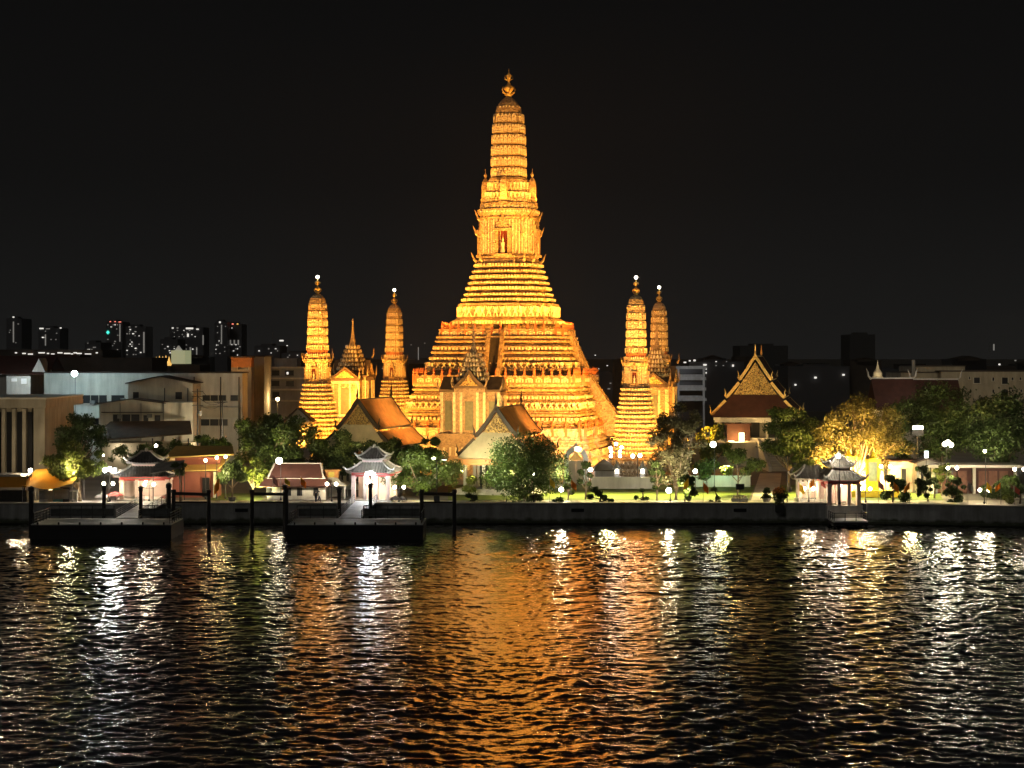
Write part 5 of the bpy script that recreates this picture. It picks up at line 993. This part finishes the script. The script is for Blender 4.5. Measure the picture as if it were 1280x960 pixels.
# ------------------------------------------------------------------ pontoons, gangways, mooring frames
def railing(mb, a, b, h=1.05, n=None, mid=3):
    a = Vector(a); b = Vector(b); L = (b - a).length; n = n or max(2, int(L / 1.5)); up = Vector((0, 0, h))
    for i in range(n + 1): p = a + (b - a) * i / n; mb.bar(p, p + up, .09)
    for k in range(mid): q = Vector((0, 0, h * (1 - k / mid))); mb.bar(a + q, b + q, .06 if k else .09)
def pontoon(label, px0, px1, gx, Y0=240.0, Y1=249.0):
    x0, x1 = X(px0, Y0), X(px1, Y0); cx = (x0 + x1) / 2; Wd = x1 - x0; t = thing('pontoon', label, 'pontoon', (cx, Y0, 0), 0, 'floating pontoons before the river wall')
    q = MB(); D = Y1 - Y0; q.box((0, D / 2, .72), (Wd, D, 2.44)); q.box((0, -.06, 1.7), (Wd + .1, .14, .3)); q.build('hull', M_hull, t)
    q = MB(); q.box((0, D / 2, 1.99), (Wd - .1, D - .1, .1)); q.build('deck', M_deck, t)
    gxx = X(gx, Y1) - cx
    r = MB(); z = 2.04
    railing(r, (-Wd / 2 + .3, D - .3, z), (gxx - 1.9, D - .3, z), 1.8); railing(r, (gxx + 1.9, D - .3, z), (Wd / 2 - .3, D - .3, z), 1.8)
    railing(r, (-Wd / 2 + .3, .6, z), (-Wd / 2 + .3, D - .3, z), 1.5, mid=4); railing(r, (Wd / 2 - .3, .6, z), (Wd / 2 - .3, D - .3, z), 1.5, mid=4)
    r.build('railing', M_iron, t)
    s = MB()
    for a, b_ in ((-Wd / 2 + .5, gxx - 2.0), (gxx + 2.0, Wd / 2 - .5)): s.box(((a + b_) / 2, D - .25, z + .85), (b_ - a, .05, 1.1))
    s.build('rail_panel', mat('rail_screen', (.10, .105, .10), .6, .4, 2), t)
    k = MB()
    for i in range(7): k.box((-Wd / 2 + 1 + i * (Wd - 2) / 6, -.05, 2.16), (.22, .22, .34))
    k.build('bollard', M_iron, t)
    # sloping gangway up to the promenade
    g = thing('gangway', 'sloping white railed gangway up from ' + label.split(' pontoon')[0].replace('wide dark', 'the').replace('dark', 'the') + ' pontoon', 'gangway', (cx + gxx, Y1, 0), R(-4), 'gangways to the pontoons')
    q = MB(); L = 262.6 - Y1; q.slab((-1.6, -.5, 2.05), (1.6, -.5, 2.05), (1.6, L + .6, 3.2), (-1.6, L + .6, 3.2), .1); q.build('walkway', M_deck, g)
    r = MB(); railing(r, (-1.65, -.3, 2.1), (-1.65, L + .4, 3.2), 1.1, 6, 4); railing(r, (1.65, -.3, 2.1), (1.65, L + .4, 3.2), 1.1, 6, 4); r.build('railing', M_galv, g)
    return t
pontoon('wide dark pontoon below the grey tiled pavilion and frangipani tree', 38, 214, 160)
pontoon('dark pontoon below the pale tiled pavilion and cool white lamp', 359, 529, 438)
# bright deck lamps of the two pontoon heads already stand on the wall above
def pile(mb, x, y, z1, r=.28): mb.lathe([(r, -3), (r, z1 - .5), (r * 1.25, z1 - .4), (r * 1.25, z1)], 8, (x, y, 0))
def mooring(label, pxa, pxb, Y, top=612, beam=(615, 628)):
    t = thing('mooring_gateway', label, 'mooring gateway', (X((pxa + pxb) / 2, Y), Y, 0), 0, 'dark timber mooring frames')
    zt = Z(top, Y)
    for px in (pxa, pxb): q = MB(); pile(q, X(px, Y) - t.location.x, 0, zt); q.build('pile', M_darkwood, t)
    q = MB(); xa, xb = X(pxa, Y) - t.location.x, X(pxb, Y) - t.location.x
    q.bar((xa, 0, Z(beam[0] + 2, Y)), (xb, 0, Z(beam[0] + 3, Y)), .3, .42); q.bar((xa, 0, Z(beam[1], Y)), (xb, 0, Z(beam[1], Y)), .22, .26); q.build('beam', M_darkwood, t)
    return t
mooring('dark timber mooring frame just beside the wide pontoon and lit shop', 217, 261, 246)
mooring('dark timber mooring frame between the two pontoons below the red roofed hut', 315, 358, 246)
mooring('dark timber mooring frame carrying the lamp mast, beside the pale pavilion pontoon', 527, 568, 246)
for px, top, lab in ((39, 610, 'dark mooring pile at the outer corner of the wide pontoon'), (211, 606, 'dark mooring pile between the wide pontoon and its mooring frame'), (356, 608, 'dark mooring pile touching the pontoon near the red roofed hut'), (130, 609, 'dark pile rising behind the railing of the wide pontoon'), (176, 610, 'dark pile rising beside the gangway of the wide pontoon'), (424, 612, 'dark pile beside the gangway of the pale pavilion pontoon'), (463, 606, 'dark pile carrying the cool white lamp by the pale pavilion')):
    t = thing('mooring_pile', lab, 'mooring pile', (X(px, 250), 250, 0), 0, 'single mooring piles'); q = MB(); pile(q, 0, 0, Z(top, 250), .34 if px in (39, 211) else .26); q.build('pile', M_darkwood, t); q = MB(); q.lathe([(.42, 0), (.42, .12), (.1, .3)], 8, (0, 0, Z(top, 250))); q.build('cap', M_iron, t)
t = thing('lamp_mast', 'dark T shaped lamp mast standing above the mooring frame', 'lamp mast', (X(546, 264.5), 264.5, G0))
q = MB(); q.box((0, 0, .5), (.9, .9, 1.0)); q.build('base', M_iron, t); q = MB(); h = Z(575, 264.5) - G0; q.tube([(0, 0, 0), (0, 0, h)], .09, 6); q.bar((-.6, 0, h), (1.5, 0, h), .1); q.bar((0, 0, h - .9), (.9, 0, h - .05), .07); q.build('pole', M_iron, t); q = MB(); q.box((-.45, 0, h + .22), (.55, .3, .4)); q.build('lamp_head', M_iron, t)
t = thing('lamp_mast', 'thin dark mast with a short arm right of the paved path', 'lamp mast', (X(984, 265), 265, G0)); h = Z(579, 265) - G0
q = MB(); q.tube([(0, 0, 0), (0, 0, h)], .07, 6); q.bar((0, 0, h), (1.4, 0, h), .08); q.build('pole', M_iron, t); q = MB(); q.box((1.1, 0, h - .12), (.6, .2, .12)); q.build('lamp_head', M_iron, t); q = MB(); q.box((.45, -.1, 1.9), (.5, .08, .7)); q.build('notice', M_iron, t)
t = thing('notice_board', 'dark notice board on a thin post before the white planter', 'sign', (X(925, 264), 264, G0)); q = MB(); q.tube([(0, 0, 0), (0, 0, 2.6)], .05, 6); q.build('post', M_iron, t); q = MB(); q.box((0, -.08, 2.4), (1.3, .08, .85)); q.build('board', M_dark, t)
# small pier under the third pavilion
t = thing('small_pier', 'small white railed pier with steps in the gap of the river wall', 'pier', (X(1059, 259), 259, 0))
q = MB(); q.box((0, -.4, .9), (5.0, 4.6, .22)); q.build('deck', M_deck, t); q = MB(); q.box((0, -.4, .55), (5.1, 4.7, .45))
q.build('edge_beam', M_hull, t)
for x in (-2.3, 2.3):
    for y in (-2.5, 1.5): q = MB(); q.box((x, y, -.8), (.3, .3, 2.6)); q.build('pile', M_darkwood, t)
s = MB()
for i in range(6): s.box((.3, 2.0 + i * .38 + .9, 1.0 + i * .36 - .4), (3.6, 1.8, 1.16))
s.build('steps', M_cream, t)
r = MB(); railing(r, (-2.4, -2.6, 1.0), (2.4, -2.6, 1.0), 1.1, 3, 2); railing(r, (-2.4, -2.6, 1.0), (-2.4, 1.8, 1.0), 1.1, 3, 3); railing(r, (2.4, -2.6, 1.0), (2.4, 1.8, 1.0), 1.1, 3, 3); r.build('railing', M_iron, t)
q = MB(); q.box((0, 5.4, .8), (X(1082, 262) - X(1035, 262), 2.2, 4.3)); q.build('back_wall', M_wall, t)

# ------------------------------------------------------------------ trees
def leaves_mesh(name, pts_c, n, size, m, seed, flat=.6):
    """n small folded leaves scattered through clump volumes (centre, radius)"""
    rg = np.random.default_rng(seed); cl = np.array([(*c, r) for c, r in pts_c]); wgt = cl[:, 3] ** 2.2; wgt /= wgt.sum()
    ix = rg.choice(len(cl), n, p=wgt); d = rg.normal(size=(n, 3)); d /= np.linalg.norm(d, axis=1)[:, None]
    rad = cl[ix, 3] * (.25 + .95 * rg.random(n) ** .65 + .5 * (rg.random(n) < .10) * rg.random(n)); c = cl[ix, :3] + d * rad[:, None] * np.array([1, 1, .82])
    u = rg.normal(size=(n, 3)); u /= np.linalg.norm(u, axis=1)[:, None]; w = np.cross(u, d + rg.normal(size=(n, 3)) * .8); w /= np.linalg.norm(w, axis=1)[:, None] + 1e-9
    s = size * (.55 + .9 * rg.random(n))[:, None]
    V = np.stack([c - u * s, c + w * s * .5, c + u * s, c - w * s * .5], 1).reshape(-1, 3); Q = np.arange(4 * n).reshape(n, 4)
    me = bpy.data.meshes.new(name); me.vertices.add(4 * n); me.vertices.foreach_set('co', V.astype(np.float32).ravel()); me.loops.add(4 * n); me.loops.foreach_set('vertex_index', Q.astype(np.int32).ravel())
    me.polygons.add(n); me.polygons.foreach_set('loop_start', np.arange(0, 4 * n, 4, dtype=np.int32)); me.update(calc_edges=True); me.materials.append(m); return me
def tree(name, label, px, Y, box, m, nclump=16, n=5000, size=.26, bark=M_bark, base=G0, tr=.28, seed=1, group=None, gaps=.30, depth=.9, lean=0, pyr=0.0, limbs=9):
    """box = crown in picture units at distance Y; the crown is built in metres round it"""
    x0, x1, y0, y1 = box; t = thing(name, label, 'tree', (X(px, Y), Y, base), 0, group); rr = random.Random(seed)
    cx, cz = X((x0 + x1) / 2, Y) - t.location.x, Z((y0 + y1) / 2, Y) - base; ax, az = (x1 - x0) / 2 * Y / F, (y1 - y0) / 2 * Y / F; cl = []
    nclump = int(nclump * 1.7); gaps *= .80; n = int(n * 1.7); size *= .80
    for i in range(nclump * 6):
        if len(cl) >= nclump: break
        d = Vector((rr.gauss(0, 1), rr.gauss(0, 1), rr.gauss(0, 1))).normalized() * (rr.random() ** .4); k = gaps * min(ax, az) * rr.uniform(.75, 1.45)
        q = 1 - pyr * max(0, d.z)
        c = Vector((cx + d.x * (ax - k * .45) * q, d.y * (ax * depth - k * .6) * q, cz + d.z * (az - k * .5)))
        if all((c - o).length > .55 * (k + r_) for o, r_ in cl): cl.append((c, k))
    b = MB(); fork = Vector((lean + cx * .35, 0, max(.8, (cz - az) * .92 + .3)))
    b.tube([(0, 0, -.2), (lean * .3, .05, fork.z * .45), fork], [tr * 1.25, tr, tr * .85], 7)
    for c, k in sorted(cl, key=lambda q: -q[1])[:limbs]:
        mid = fork.lerp(c, .5) + Vector((rr.uniform(-.3, .3), rr.uniform(-.3, .3), rr.uniform(-.5, .2))); b.tube([fork, mid, c, c + (c - fork).normalized() * k * .5], [tr * .62, tr * .38, tr * .2, .02], 5)
        for j in range(3):
            e_ = c + Vector((rr.gauss(0, 1), rr.gauss(0, 1), rr.gauss(.3, 1))).normalized() * k * .9; b.tube([mid.lerp(c, .6), (mid + e_) / 2, e_], [tr * .22, tr * .14, .015], 4)
    b.build('trunk', bark, t); o = bpy.data.objects.new('crown', leaves_mesh('crown', cl, n, size, m, seed)); C.objects.link(o); o.parent = t; return t
tree('frangipani_tree', 'spreading frangipani with forked trunk over the yellow awning', 100, 266.5, (53, 136, 546, 612), M_leaf_y, 20, 3600, .30, M_barkp, seed=3, gaps=.24, depth=.6, tr=.26)
tree('garden_tree', 'dark tree before the ochre colonnade, above the frangipani', 100, 284, (62, 132, 512, 578), M_leaf_dk, 12, 4200, .28, seed=4)
tree('garden_tree', 'pale grey green tree under the brown lean-to roof', 165, 296, (135, 240, 545, 590), M_leaf, 15, 4200, .26, seed=5)
tree('garden_tree', 'low mid green tree between the lean-to roof and big olive tree', 262, 292, (232, 296, 540, 584), M_leaf, 12, 3600, .26, seed=6)
tree('rain_tree', 'big spreading olive tree with leaning trunk above the red roofed hut', 338, 278, (284, 398, 511, 592), M_leaf, 24, 9500, .28, seed=7, tr=.42, lean=-1.2)
tree('small_tree', 'bright yellow green little tree lit beneath the big olive tree', 316, 272, (296, 338, 572, 612), M_leaf_y, 10, 2200, .24, seed=8, tr=.14)
tree('garden_tree', 'dark tree between the hut roof and the pale tiled pavilion', 418, 281, (380, 482, 536, 596), M_leaf_dk, 18, 6500, .28, seed=9)
tree('garden_tree', 'yellow green rounded tree behind the T shaped lamp mast', 528, 272, (470, 584, 556, 616), M_leaf, 18, 8500, .22, seed=10, tr=.22, gaps=.34)
tree('garden_tree', 'darker green tree behind the yellow green rounded tree', 505, 282, (452, 570, 545, 592), M_leaf, 14, 6000, .26, seed=11)
tree('dense_tree', 'dense dark green twin lobed tree in front of the orange roofed hall', 655, 267, (600, 714, 538, 627), M_leaf, 26, 12500, .21, seed=12, tr=.3, gaps=.36, pyr=.35)
tree('dusty_tree', 'tall thin dusty leaved tree beside the corner tower and lawn', 845, 269, (806, 886, 496, 618), M_leaf_dry, 36, 8200, .22, seed=13, tr=.24, gaps=.20, depth=.75)
tree('round_tree', 'dense dark rounded tree between the golden gable and glowing tree', 986, 287, (954, 1014, 504, 588), M_leaf, 16, 7500, .24, seed=14, tr=.26, gaps=.36)
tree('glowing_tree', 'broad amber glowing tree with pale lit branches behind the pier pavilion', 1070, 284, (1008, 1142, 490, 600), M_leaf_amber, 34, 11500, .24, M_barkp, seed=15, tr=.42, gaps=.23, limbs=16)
tree('garden_tree', 'mid green tree at the dark edge of the glowing tree', 1128, 288, (1104, 1150, 500, 590), M_leaf, 12, 4600, .26, seed=16)
tree('garden_tree', 'dark olive tree behind the brilliant lamp cluster', 1180, 296, (1118, 1226, 474, 578), M_leaf, 24, 7500, .30, seed=17, tr=.36)
tree('garden_tree', 'large black green tree above the low shop near the edge', 1250, 294, (1196, 1300, 482, 586), M_leaf_dk, 22, 7500, .30, seed=18, tr=.36)
tree('small_tree', 'light green tree in the lamp glare left of the topiary', 884, 296, (866, 905, 566, 606), M_leaf, 9, 1800, .25, seed=19, tr=.13)
tree('small_tree', 'yellow flowering bush tree below the brilliant lamp cluster', 1177, 277, (1168, 1190, 578, 604), M_leaf_y, 7, 1000, .26, seed=20, tr=.12)
tree('slender_tree', 'slender dark column tree beside the stone path gap', 1160, 266, (1142, 1166, 580, 630), M_leaf_dk, 12, 1900, .22, seed=21, tr=.12, depth=1.0)
tree('slender_tree', 'dark leafy column shrub right of the pale path gap', 1193, 265, (1180, 1206, 592, 632), M_leaf_dk, 12, 2200, .24, seed=22, tr=.12)
tree('garden_tree', 'broad leaved green tree by the low shop and twin globes', 1248, 270, (1226, 1282, 592, 628), M_leaf, 12, 2400, .36, seed=23, tr=.15)
tree('small_tree', 'short green tree at the foot of the dusty tree', 856, 265.5, (846, 872, 588, 626), M_leaf, 9, 1800, .24, seed=24, tr=.12)
tree('small_tree', 'small dark green tree behind the paved path mast', 1003, 283, (985, 1030, 565, 600), M_leaf, 9, 1800, .25, seed=25, tr=.14)

tree('garden_tree', 'olive bushy tree below the golden gable beside its broad steps', 890, 318, (868, 913, 528, 578), M_leaf, 12, 3000, .28, seed=31)
tree('garden_tree', 'dark bushy tree right of the broad steps under the golden gable', 1010, 312, (990, 1040, 520, 585), M_leaf, 12, 3600, .28, seed=32)
def topiary(label, px, Y, balls, m=M_leaf_dk, name='topiary_tree', cat='topiary', per=420, sz=.15, pot=False, kids=True):
    """clipped cloud tree: bare stems that end in leafy balls (px, py, radius px)"""
    t = thing(name, label, cat, (X(px, Y), Y, G0)); b = MB(); zt = min(q[1] for q in balls); zb = 0
    if pot: q = MB(); q.lathe([(.35, 0), (.5, .1), (.62, .62), (.55, .62)], 10); q.build('pot', M_concrete, t); zb = .5
    top = Vector((0, 0, Z(zt, Y) - G0)); 
    b.tube([(0, 0, zb), (.1, 0, top.z * .5), (X(min(balls, key=lambda q: q[1])[0], Y) - t.location.x, 0, top.z)], [.16, .12, .05], 6)
    for bx_, by, br in balls: b.tube([(.05, 0, max(zb, (Z(by, Y) - G0) * .55)), (X(bx_, Y) - t.location.x, 0, Z(by, Y) - G0)], [.08, .05], 5)
    b.build('trunk', M_bark, t); rr = random.Random(int(px) + 1); cl = []
    for i, (bx_, by, br) in enumerate(balls):
        w = br * Y / F; c = (X(bx_, Y) - t.location.x, ((i * 37) % 5 - 2) * .15, Z(by, Y) - G0); cl.append((c, w * .8))
        for _ in range(4): cl.append(((c[0] + rr.uniform(-.6, .6) * w, c[1] + rr.uniform(-.6, .6) * w, c[2] + rr.uniform(-.35, .4) * w), w * rr.uniform(.35, .6)))
    o = bpy.data.objects.new('crown', leaves_mesh('crown', cl, per * len(balls), sz, m, int(px))); C.objects.link(o); o.parent = t; return t
topiary('cloud topiary with three big clipped balls left of the paved path', 922, 276, [(920, 571, 13), (946, 581, 12), (909, 588, 9), (932, 589, 8)], M_leaf, per=1100, sz=.16)
topiary('tall dark cloud topiary in front of the prang gate doors', 732, 270, [(732, 581, 6.5), (727, 591, 5), (737, 594, 4), (725, 602, 4.5), (736, 605, 4)], M_leaf_dk, per=500)
topiary('two tier topiary under the gate beside the orange flag', 710, 268, [(709, 598, 5), (708, 608, 4.5), (714, 616, 4)], M_leaf, per=420)
topiary('low spreading cloud topiary on the lawn edge near the gate', 750, 265.5, [(742, 612, 5), (748, 617, 5.5), (755, 622, 5), (738, 621, 5), (764, 626, 4)], M_leaf_dk, per=420)
topiary('small sparse topiary with dark balls alone on the lawn', 803, 268, [(795, 622, 3), (803, 613, 3.2), (804, 624, 3), (809, 623, 2.6)], M_leaf_dk, per=260)
topiary('dark layered cloud topiary left of the dusty tree', 821, 268, [(819, 580, 6), (815, 590, 5), (826, 590, 5.5), (816, 600, 4.5), (827, 601, 5), (818, 609, 4)], M_leaf_dk, per=480)
topiary('big dark mushroom shaped topiary before the lit shop', 290, 267, [(290, 588, 14), (280, 598, 10), (302, 597, 9)], M_leaf_dk, per=1300, sz=.17, pot=True)
topiary('dark topiary ball by the awning of the red eaved pavilion', 226, 266, [(224, 589, 7), (219, 582, 5.5), (229, 582, 5)], M_leaf_dk, per=600)
topiary('big leaved green topiary beside the pink flag and yellow planter', 1116, 265, [(1122, 606, 11), (1131, 621, 9), (1108, 619, 8), (1112, 598, 7)], M_leaf_dk, per=900, sz=.2)
topiary('round clipped bright yellow bush near the twin globe lamp', 1261, 262, [(1262, 625, 6), (1256, 622, 4)], M_leaf_y, per=600)
topiary('layered light green cloud topiary before the orange roofed hall front', 585, 273, [(589, 600, 7.5), (583, 611, 6), (591, 612, 5)], M_leaf_y, per=700)
topiary('three tier dark topiary on the lawn edge before the pale hall', 589, 266, [(586, 619, 4), (593, 622, 4.5), (590, 628, 4)], M_leaf_dk, per=420)
topiary('two tier potted topiary beside the paved path', 958, 265, [(958, 613, 4.5), (957, 621, 5), (961, 622, 4)], M_leaf_dk, per=420, pot=True)
topiary('small stem topiary with three dark balls before the cream wall', 895, 265.5, [(893, 611, 3.5), (897, 622, 3), (889, 628, 3.4), (899, 628, 2.6)], M_leaf_dk, per=320)
topiary('dark rounded shrub against the low lamp before the gate', 698, 265.5, [(699, 625, 5.5), (694, 627, 4.5)], M_leaf_dk, per=420)
topiary('dark bushy shrub beside the hanging orange flag of the dense tree', 668, 265.5, [(667, 621, 6), (674, 622, 6), (661, 624, 5)], M_leaf, per=500)
topiary('round shrub at the far edge beside the flags', 1275, 262, [(1276, 612, 6), (1270, 618, 5)], M_leaf, per=500)
topiary('green shrub between the garden shed and yellow bush tree', 1168, 272, [(1166, 600, 6), (1172, 608, 5)], M_leaf_dk, per=500)
t = thing('flower_pot', 'dark box of orange flowers hanging over the river wall by the path', 'flower pot', (X(975, 261), 261.4, 0)); q = MB(); q.box((0, -.15, 2.35), (1.25, .9, 1.1)); q.build('box', M_iron, t)
cl = [((-.3, 0, 4.2), .75), ((.4, .1, 4.4), .8), ((0, 0, 3.5), .7)]; o = bpy.data.objects.new('plant', leaves_mesh('plant', cl, 900, .16, M_leaf, 5)); C.objects.link(o); o.parent = t
o = bpy.data.objects.new('blossom', leaves_mesh('blossom', [((.1, 0, 5.0), .7), ((-.6, 0, 4.8), .45)], 420, .13, mat('orange_blossom', (.80, .30, .03), .5, .2, 3), 6)); C.objects.link(o); o.parent = t
t = thing('white_planter', 'white planter trough with pale flowers behind the dark notice board', 'planter', (X(925, 264.5), 265, G0)); q = MB(); q.box((0, 0, .3), (2.3, .6, .6), top=1.15); q.build('trough', M_white, t)
o = bpy.data.objects.new('blossom', leaves_mesh('blossom', [((-.6, 0, .75), .4), ((.1, 0, .8), .4), ((.7, 0, .75), .4)], 420, .10, mat('white_blossom', (.7, .68, .6), .5, .2, 3), 6)); C.objects.link(o); o.parent = t

# flags on thin poles along the promenade
FC = {'orange': (.80, .30, .02), 'yellow': (.82, .60, .05), 'pink': (.70, .38, .38), 'grey': (.42, .40, .36), 'red': (.45, .08, .06)}
for px, py0, py1, col, lab, s_ in ((274, 598, 621, 'orange', 'orange flag hanging limp before the mushroom topiary', -1), (341, 595, 610, 'pink', 'pink flag at the corner of the red roofed hut', 1), (356, 598, 609, 'yellow', 'yellow flag on the red roofed hut side', 1), (376, 597, 612, 'orange', 'orange emblem flag in front of the red roofed hut wall', 1),
        (661, 597, 614, 'pink', 'pink flag at the foot of the dense tree', 1), (687, 598, 612, 'yellow', 'yellow flag between the dense tree and gate', 1), (714, 600, 615, 'orange', 'orange flag in front of the gate door', 1), (861, 598, 614, 'yellow', 'yellow flag by the short green tree', -1), (879, 603, 619, 'orange', 'orange flag before the cream garden wall', 1),
        (999, 604, 620, 'yellow', 'yellow flag before the twin globes near the pier pavilion', 1), (1018, 599, 612, 'orange', 'orange flag against the pier pavilion columns', -1), (1026, 600, 612, 'red', 'red and pale flag at the pier pavilion eave', 1), (1098, 601, 615, 'pink', 'pink flag between twin globes and big leaved topiary', 1), (1117, 603, 618, 'orange', 'orange flag against the big leaved topiary', 1), (1137, 604, 617, 'orange', 'orange flag between big leaved topiary and column tree', -1),
        (1210, 603, 617, 'grey', 'grey flag beside the dark leafy column shrub', 1), (1233, 603, 618, 'yellow', 'yellow flag touching the twin globe lamp amid flags', 1), (1251, 604, 616, 'orange', 'orange flag before the broad leaved tree', -1), (1268, 608, 620, 'red', 'dark red flag near the clipped yellow bush', 1)):
    Y = 263.6 if px < 1085 else 261.0 - (px - 1085) * .006; t = thing('flag', lab, 'flag', (X(px, Y), Y, G0), 0, 'small flags along the river wall'); q = MB(); zt = Z(py0, Y) - G0 + .2; q.tube([(0, 0, 0), (0, 0, zt)], .028, 5); q.build('pole', M_galv, t)
    q = MB(); h = (py1 - py0) * Y / F; wv = []; N = 6
    for i in range(N + 1):
        u = i / N; x = s_ * 1.05 * u * .75; wv += [(x, .10 * math.sin(7 * u + px), zt - .1 - .75 * u * h * .6), (x, .10 * math.sin(7 * u + px), zt - .1 - h * (.62 + .38 * u))]
    q.add(wv, [(2 * i, 2 * i + 2, 2 * i + 3, 2 * i + 1) for i in range(N)]); q.add([(x, y + .015, z) for x, y, z in wv], [(2 * i, 2 * i + 2, 2 * i + 3, 2 * i + 1) for i in range(N)])
    q.build('cloth', mat('flag_' + col, FC[col], .7, .15, 3, translucent=.3), t, smooth=True)
def parasol(label, px, py, Y, r, col):
    t = thing('parasol', label, 'parasol', (X(px, Y), Y, G0), 0, 'parasols on the promenade'); z = Z(py, Y) - G0; q = MB(); q.lathe([(r, z - .55), (r * .98, z - .5), (r * .7, z - .22), (r * .3, z - .04), (.02, z + .1)], 8); q.build('canopy', col, t); q = MB(); q.tube([(0, 0, 0), (0, 0, z)], .04, 6); q.build('pole', M_iron, t); return t
M_blackc = mat('black_canvas', (.02, .018, .018), .8); M_redc = mat('red_canvas', (.42, .07, .06), .7, .2, 1)
parasol('black parasol under the twin globes by the pale pavilion', 494, 620, 265.6, .85, M_blackc); parasol('smaller black parasol overlapping its neighbour by the pale pavilion', 503, 620.5, 265.9, .75, M_blackc)
parasol('red and grey parasol at the foot of the bright three globe lamp', 128, 617, 265.5, 1.2, mat('grey_canvas', (.30, .28, .27), .7)); parasol('dull red parasol before the grey tiled pavilion columns', 144, 615, 266.5, 1.3, M_redc); parasol('dark red parasol beneath the grey awning', 208, 618, 264.8, 1.0, M_redc)
# a few visitors on the promenade and the pale pavilion's gangway
def person(label, px, Y, z0, top, trouser, skin=(.36, .22, .14), turn=0, step=.12, seed=0):
    me = bpy.data.meshes.new('person'); h = 1.66
    P = [(0, 0, .90), (0, 0, 1.12), (0, 0, 1.36), (0, -.01, 1.45), (0, -.02, 1.56), (-.10, 0, .86), (-.11, -step, .47), (-.11, -step * .8, .07), (-.11, -step * .8 - .14, .03), (.10, 0, .86), (.11, step * .6, .47), (.11, step * 1.3, .08), (.11, step * 1.3 - .14, .03), (-.19, 0, 1.33), (-.25, .04, 1.07), (-.24, -.06, .84), (.19, 0, 1.33), (.25, -.03, 1.07), (.23, -.14, .86)]
    E = [(0, 1), (1, 2), (2, 3), (3, 4), (0, 5), (5, 6), (6, 7), (7, 8), (0, 9), (9, 10), (10, 11), (11, 12), (2, 13), (13, 14), (14, 15), (2, 16), (16, 17), (17, 18)]
    rad = [.14, .14, .15, .06, .10, .10, .075, .05, .04, .10, .075, .05, .04, .065, .05, .04, .065, .05, .04]
    me.from_pydata(P, E, []); o = bpy.data.objects.new('person', me); C.objects.link(o); sk = o.modifiers.new('skin', 'SKIN')
    for i, r_ in enumerate(rad): me.skin_vertices[0].data[i].radius = (r_, r_ * .8); 
    me.skin_vertices[0].data[0].use_root = True
    o.modifiers.new('sub', 'SUBSURF').render_levels = 1; o.location = (X(px, Y), Y, z0); o.rotation_euler[2] = turn; o.data.materials.append(mat('skin_tone', skin, .6, .1, 3)); tag(o, label, 'person')
    q = MB(); q.lathe([(.19, .84), (.185, .95), (.175, 1.1), (.20, 1.28), (.19, 1.37), (.08, 1.43)], 10, (0, 0, 0), 1.12, .85); q.build('shirt', top, o, smooth=True)
    q = MB(); q.lathe([(.055, 1.50), (.098, 1.55), (.11, 1.62), (.085, 1.67), (.02, 1.69)], 8, (0, .015, .0)); q.build('hair', M_dark, o)
    q = MB(); 
    for x, y, a in ((-.11, -step, 0), (.11, step * .6, 0)): q.tube([(x * .95, 0, .90), (x, y, .47), (x, y * (.8 if x < 0 else 2.1), .10)], [.125, .095, .075], 8)
    q.build('trousers', trouser, o, smooth=True); return o
M_cloth = [mat('cloth_white', (.6, .6, .58), .8), mat('cloth_navy', (.03, .035, .06), .8), mat('cloth_tan', (.4, .3, .2), .8)]
person('person in dark clothes standing by the orange topped kiosk', 395, 264.8, G0, M_cloth[1], M_cloth[1], turn=.5)
person('person in a pale shirt and dark trousers walking by the red roofed hut', 399, 265.3, G0, M_cloth[0], M_cloth[1], turn=1.4, step=.2)

point((X(62, 266), 266.3, G0 + 1.9), 40, (1, .75, .4), .2); point((X(88, 266), 264.6, G0 + 5.4), 45, (1, .9, .6), .25)  # first one added unseen under the awning, brightening the tarpaulin
# ------------------------------------------------------------------ thin haze added for a glow round the tower and lamps
hz = MB(); hz.box((0, 1300, 41), (3600, 2800, 88)); ho = hz.build('haze', bpy.data.materials.new('glow_haze')); tag(ho, kind='stuff')
hm = ho.data.materials[0]; hm.use_nodes = True; hn_ = hm.node_tree; hn_.nodes.clear()
ov = hn_.nodes.new('ShaderNodeOutputMaterial'); pv = hn_.nodes.new('ShaderNodeVolumePrincipled')
pv.inputs['Color'].default_value = (.9, .9, .9, 1); pv.inputs['Density'].default_value = .00005; pv.inputs['Anisotropy'].default_value = .3
hn_.links.new(pv.outputs[0], ov.inputs['Volume'])
S.cycles.volume_bounces = 0; S.cycles.volume_step_rate = 10
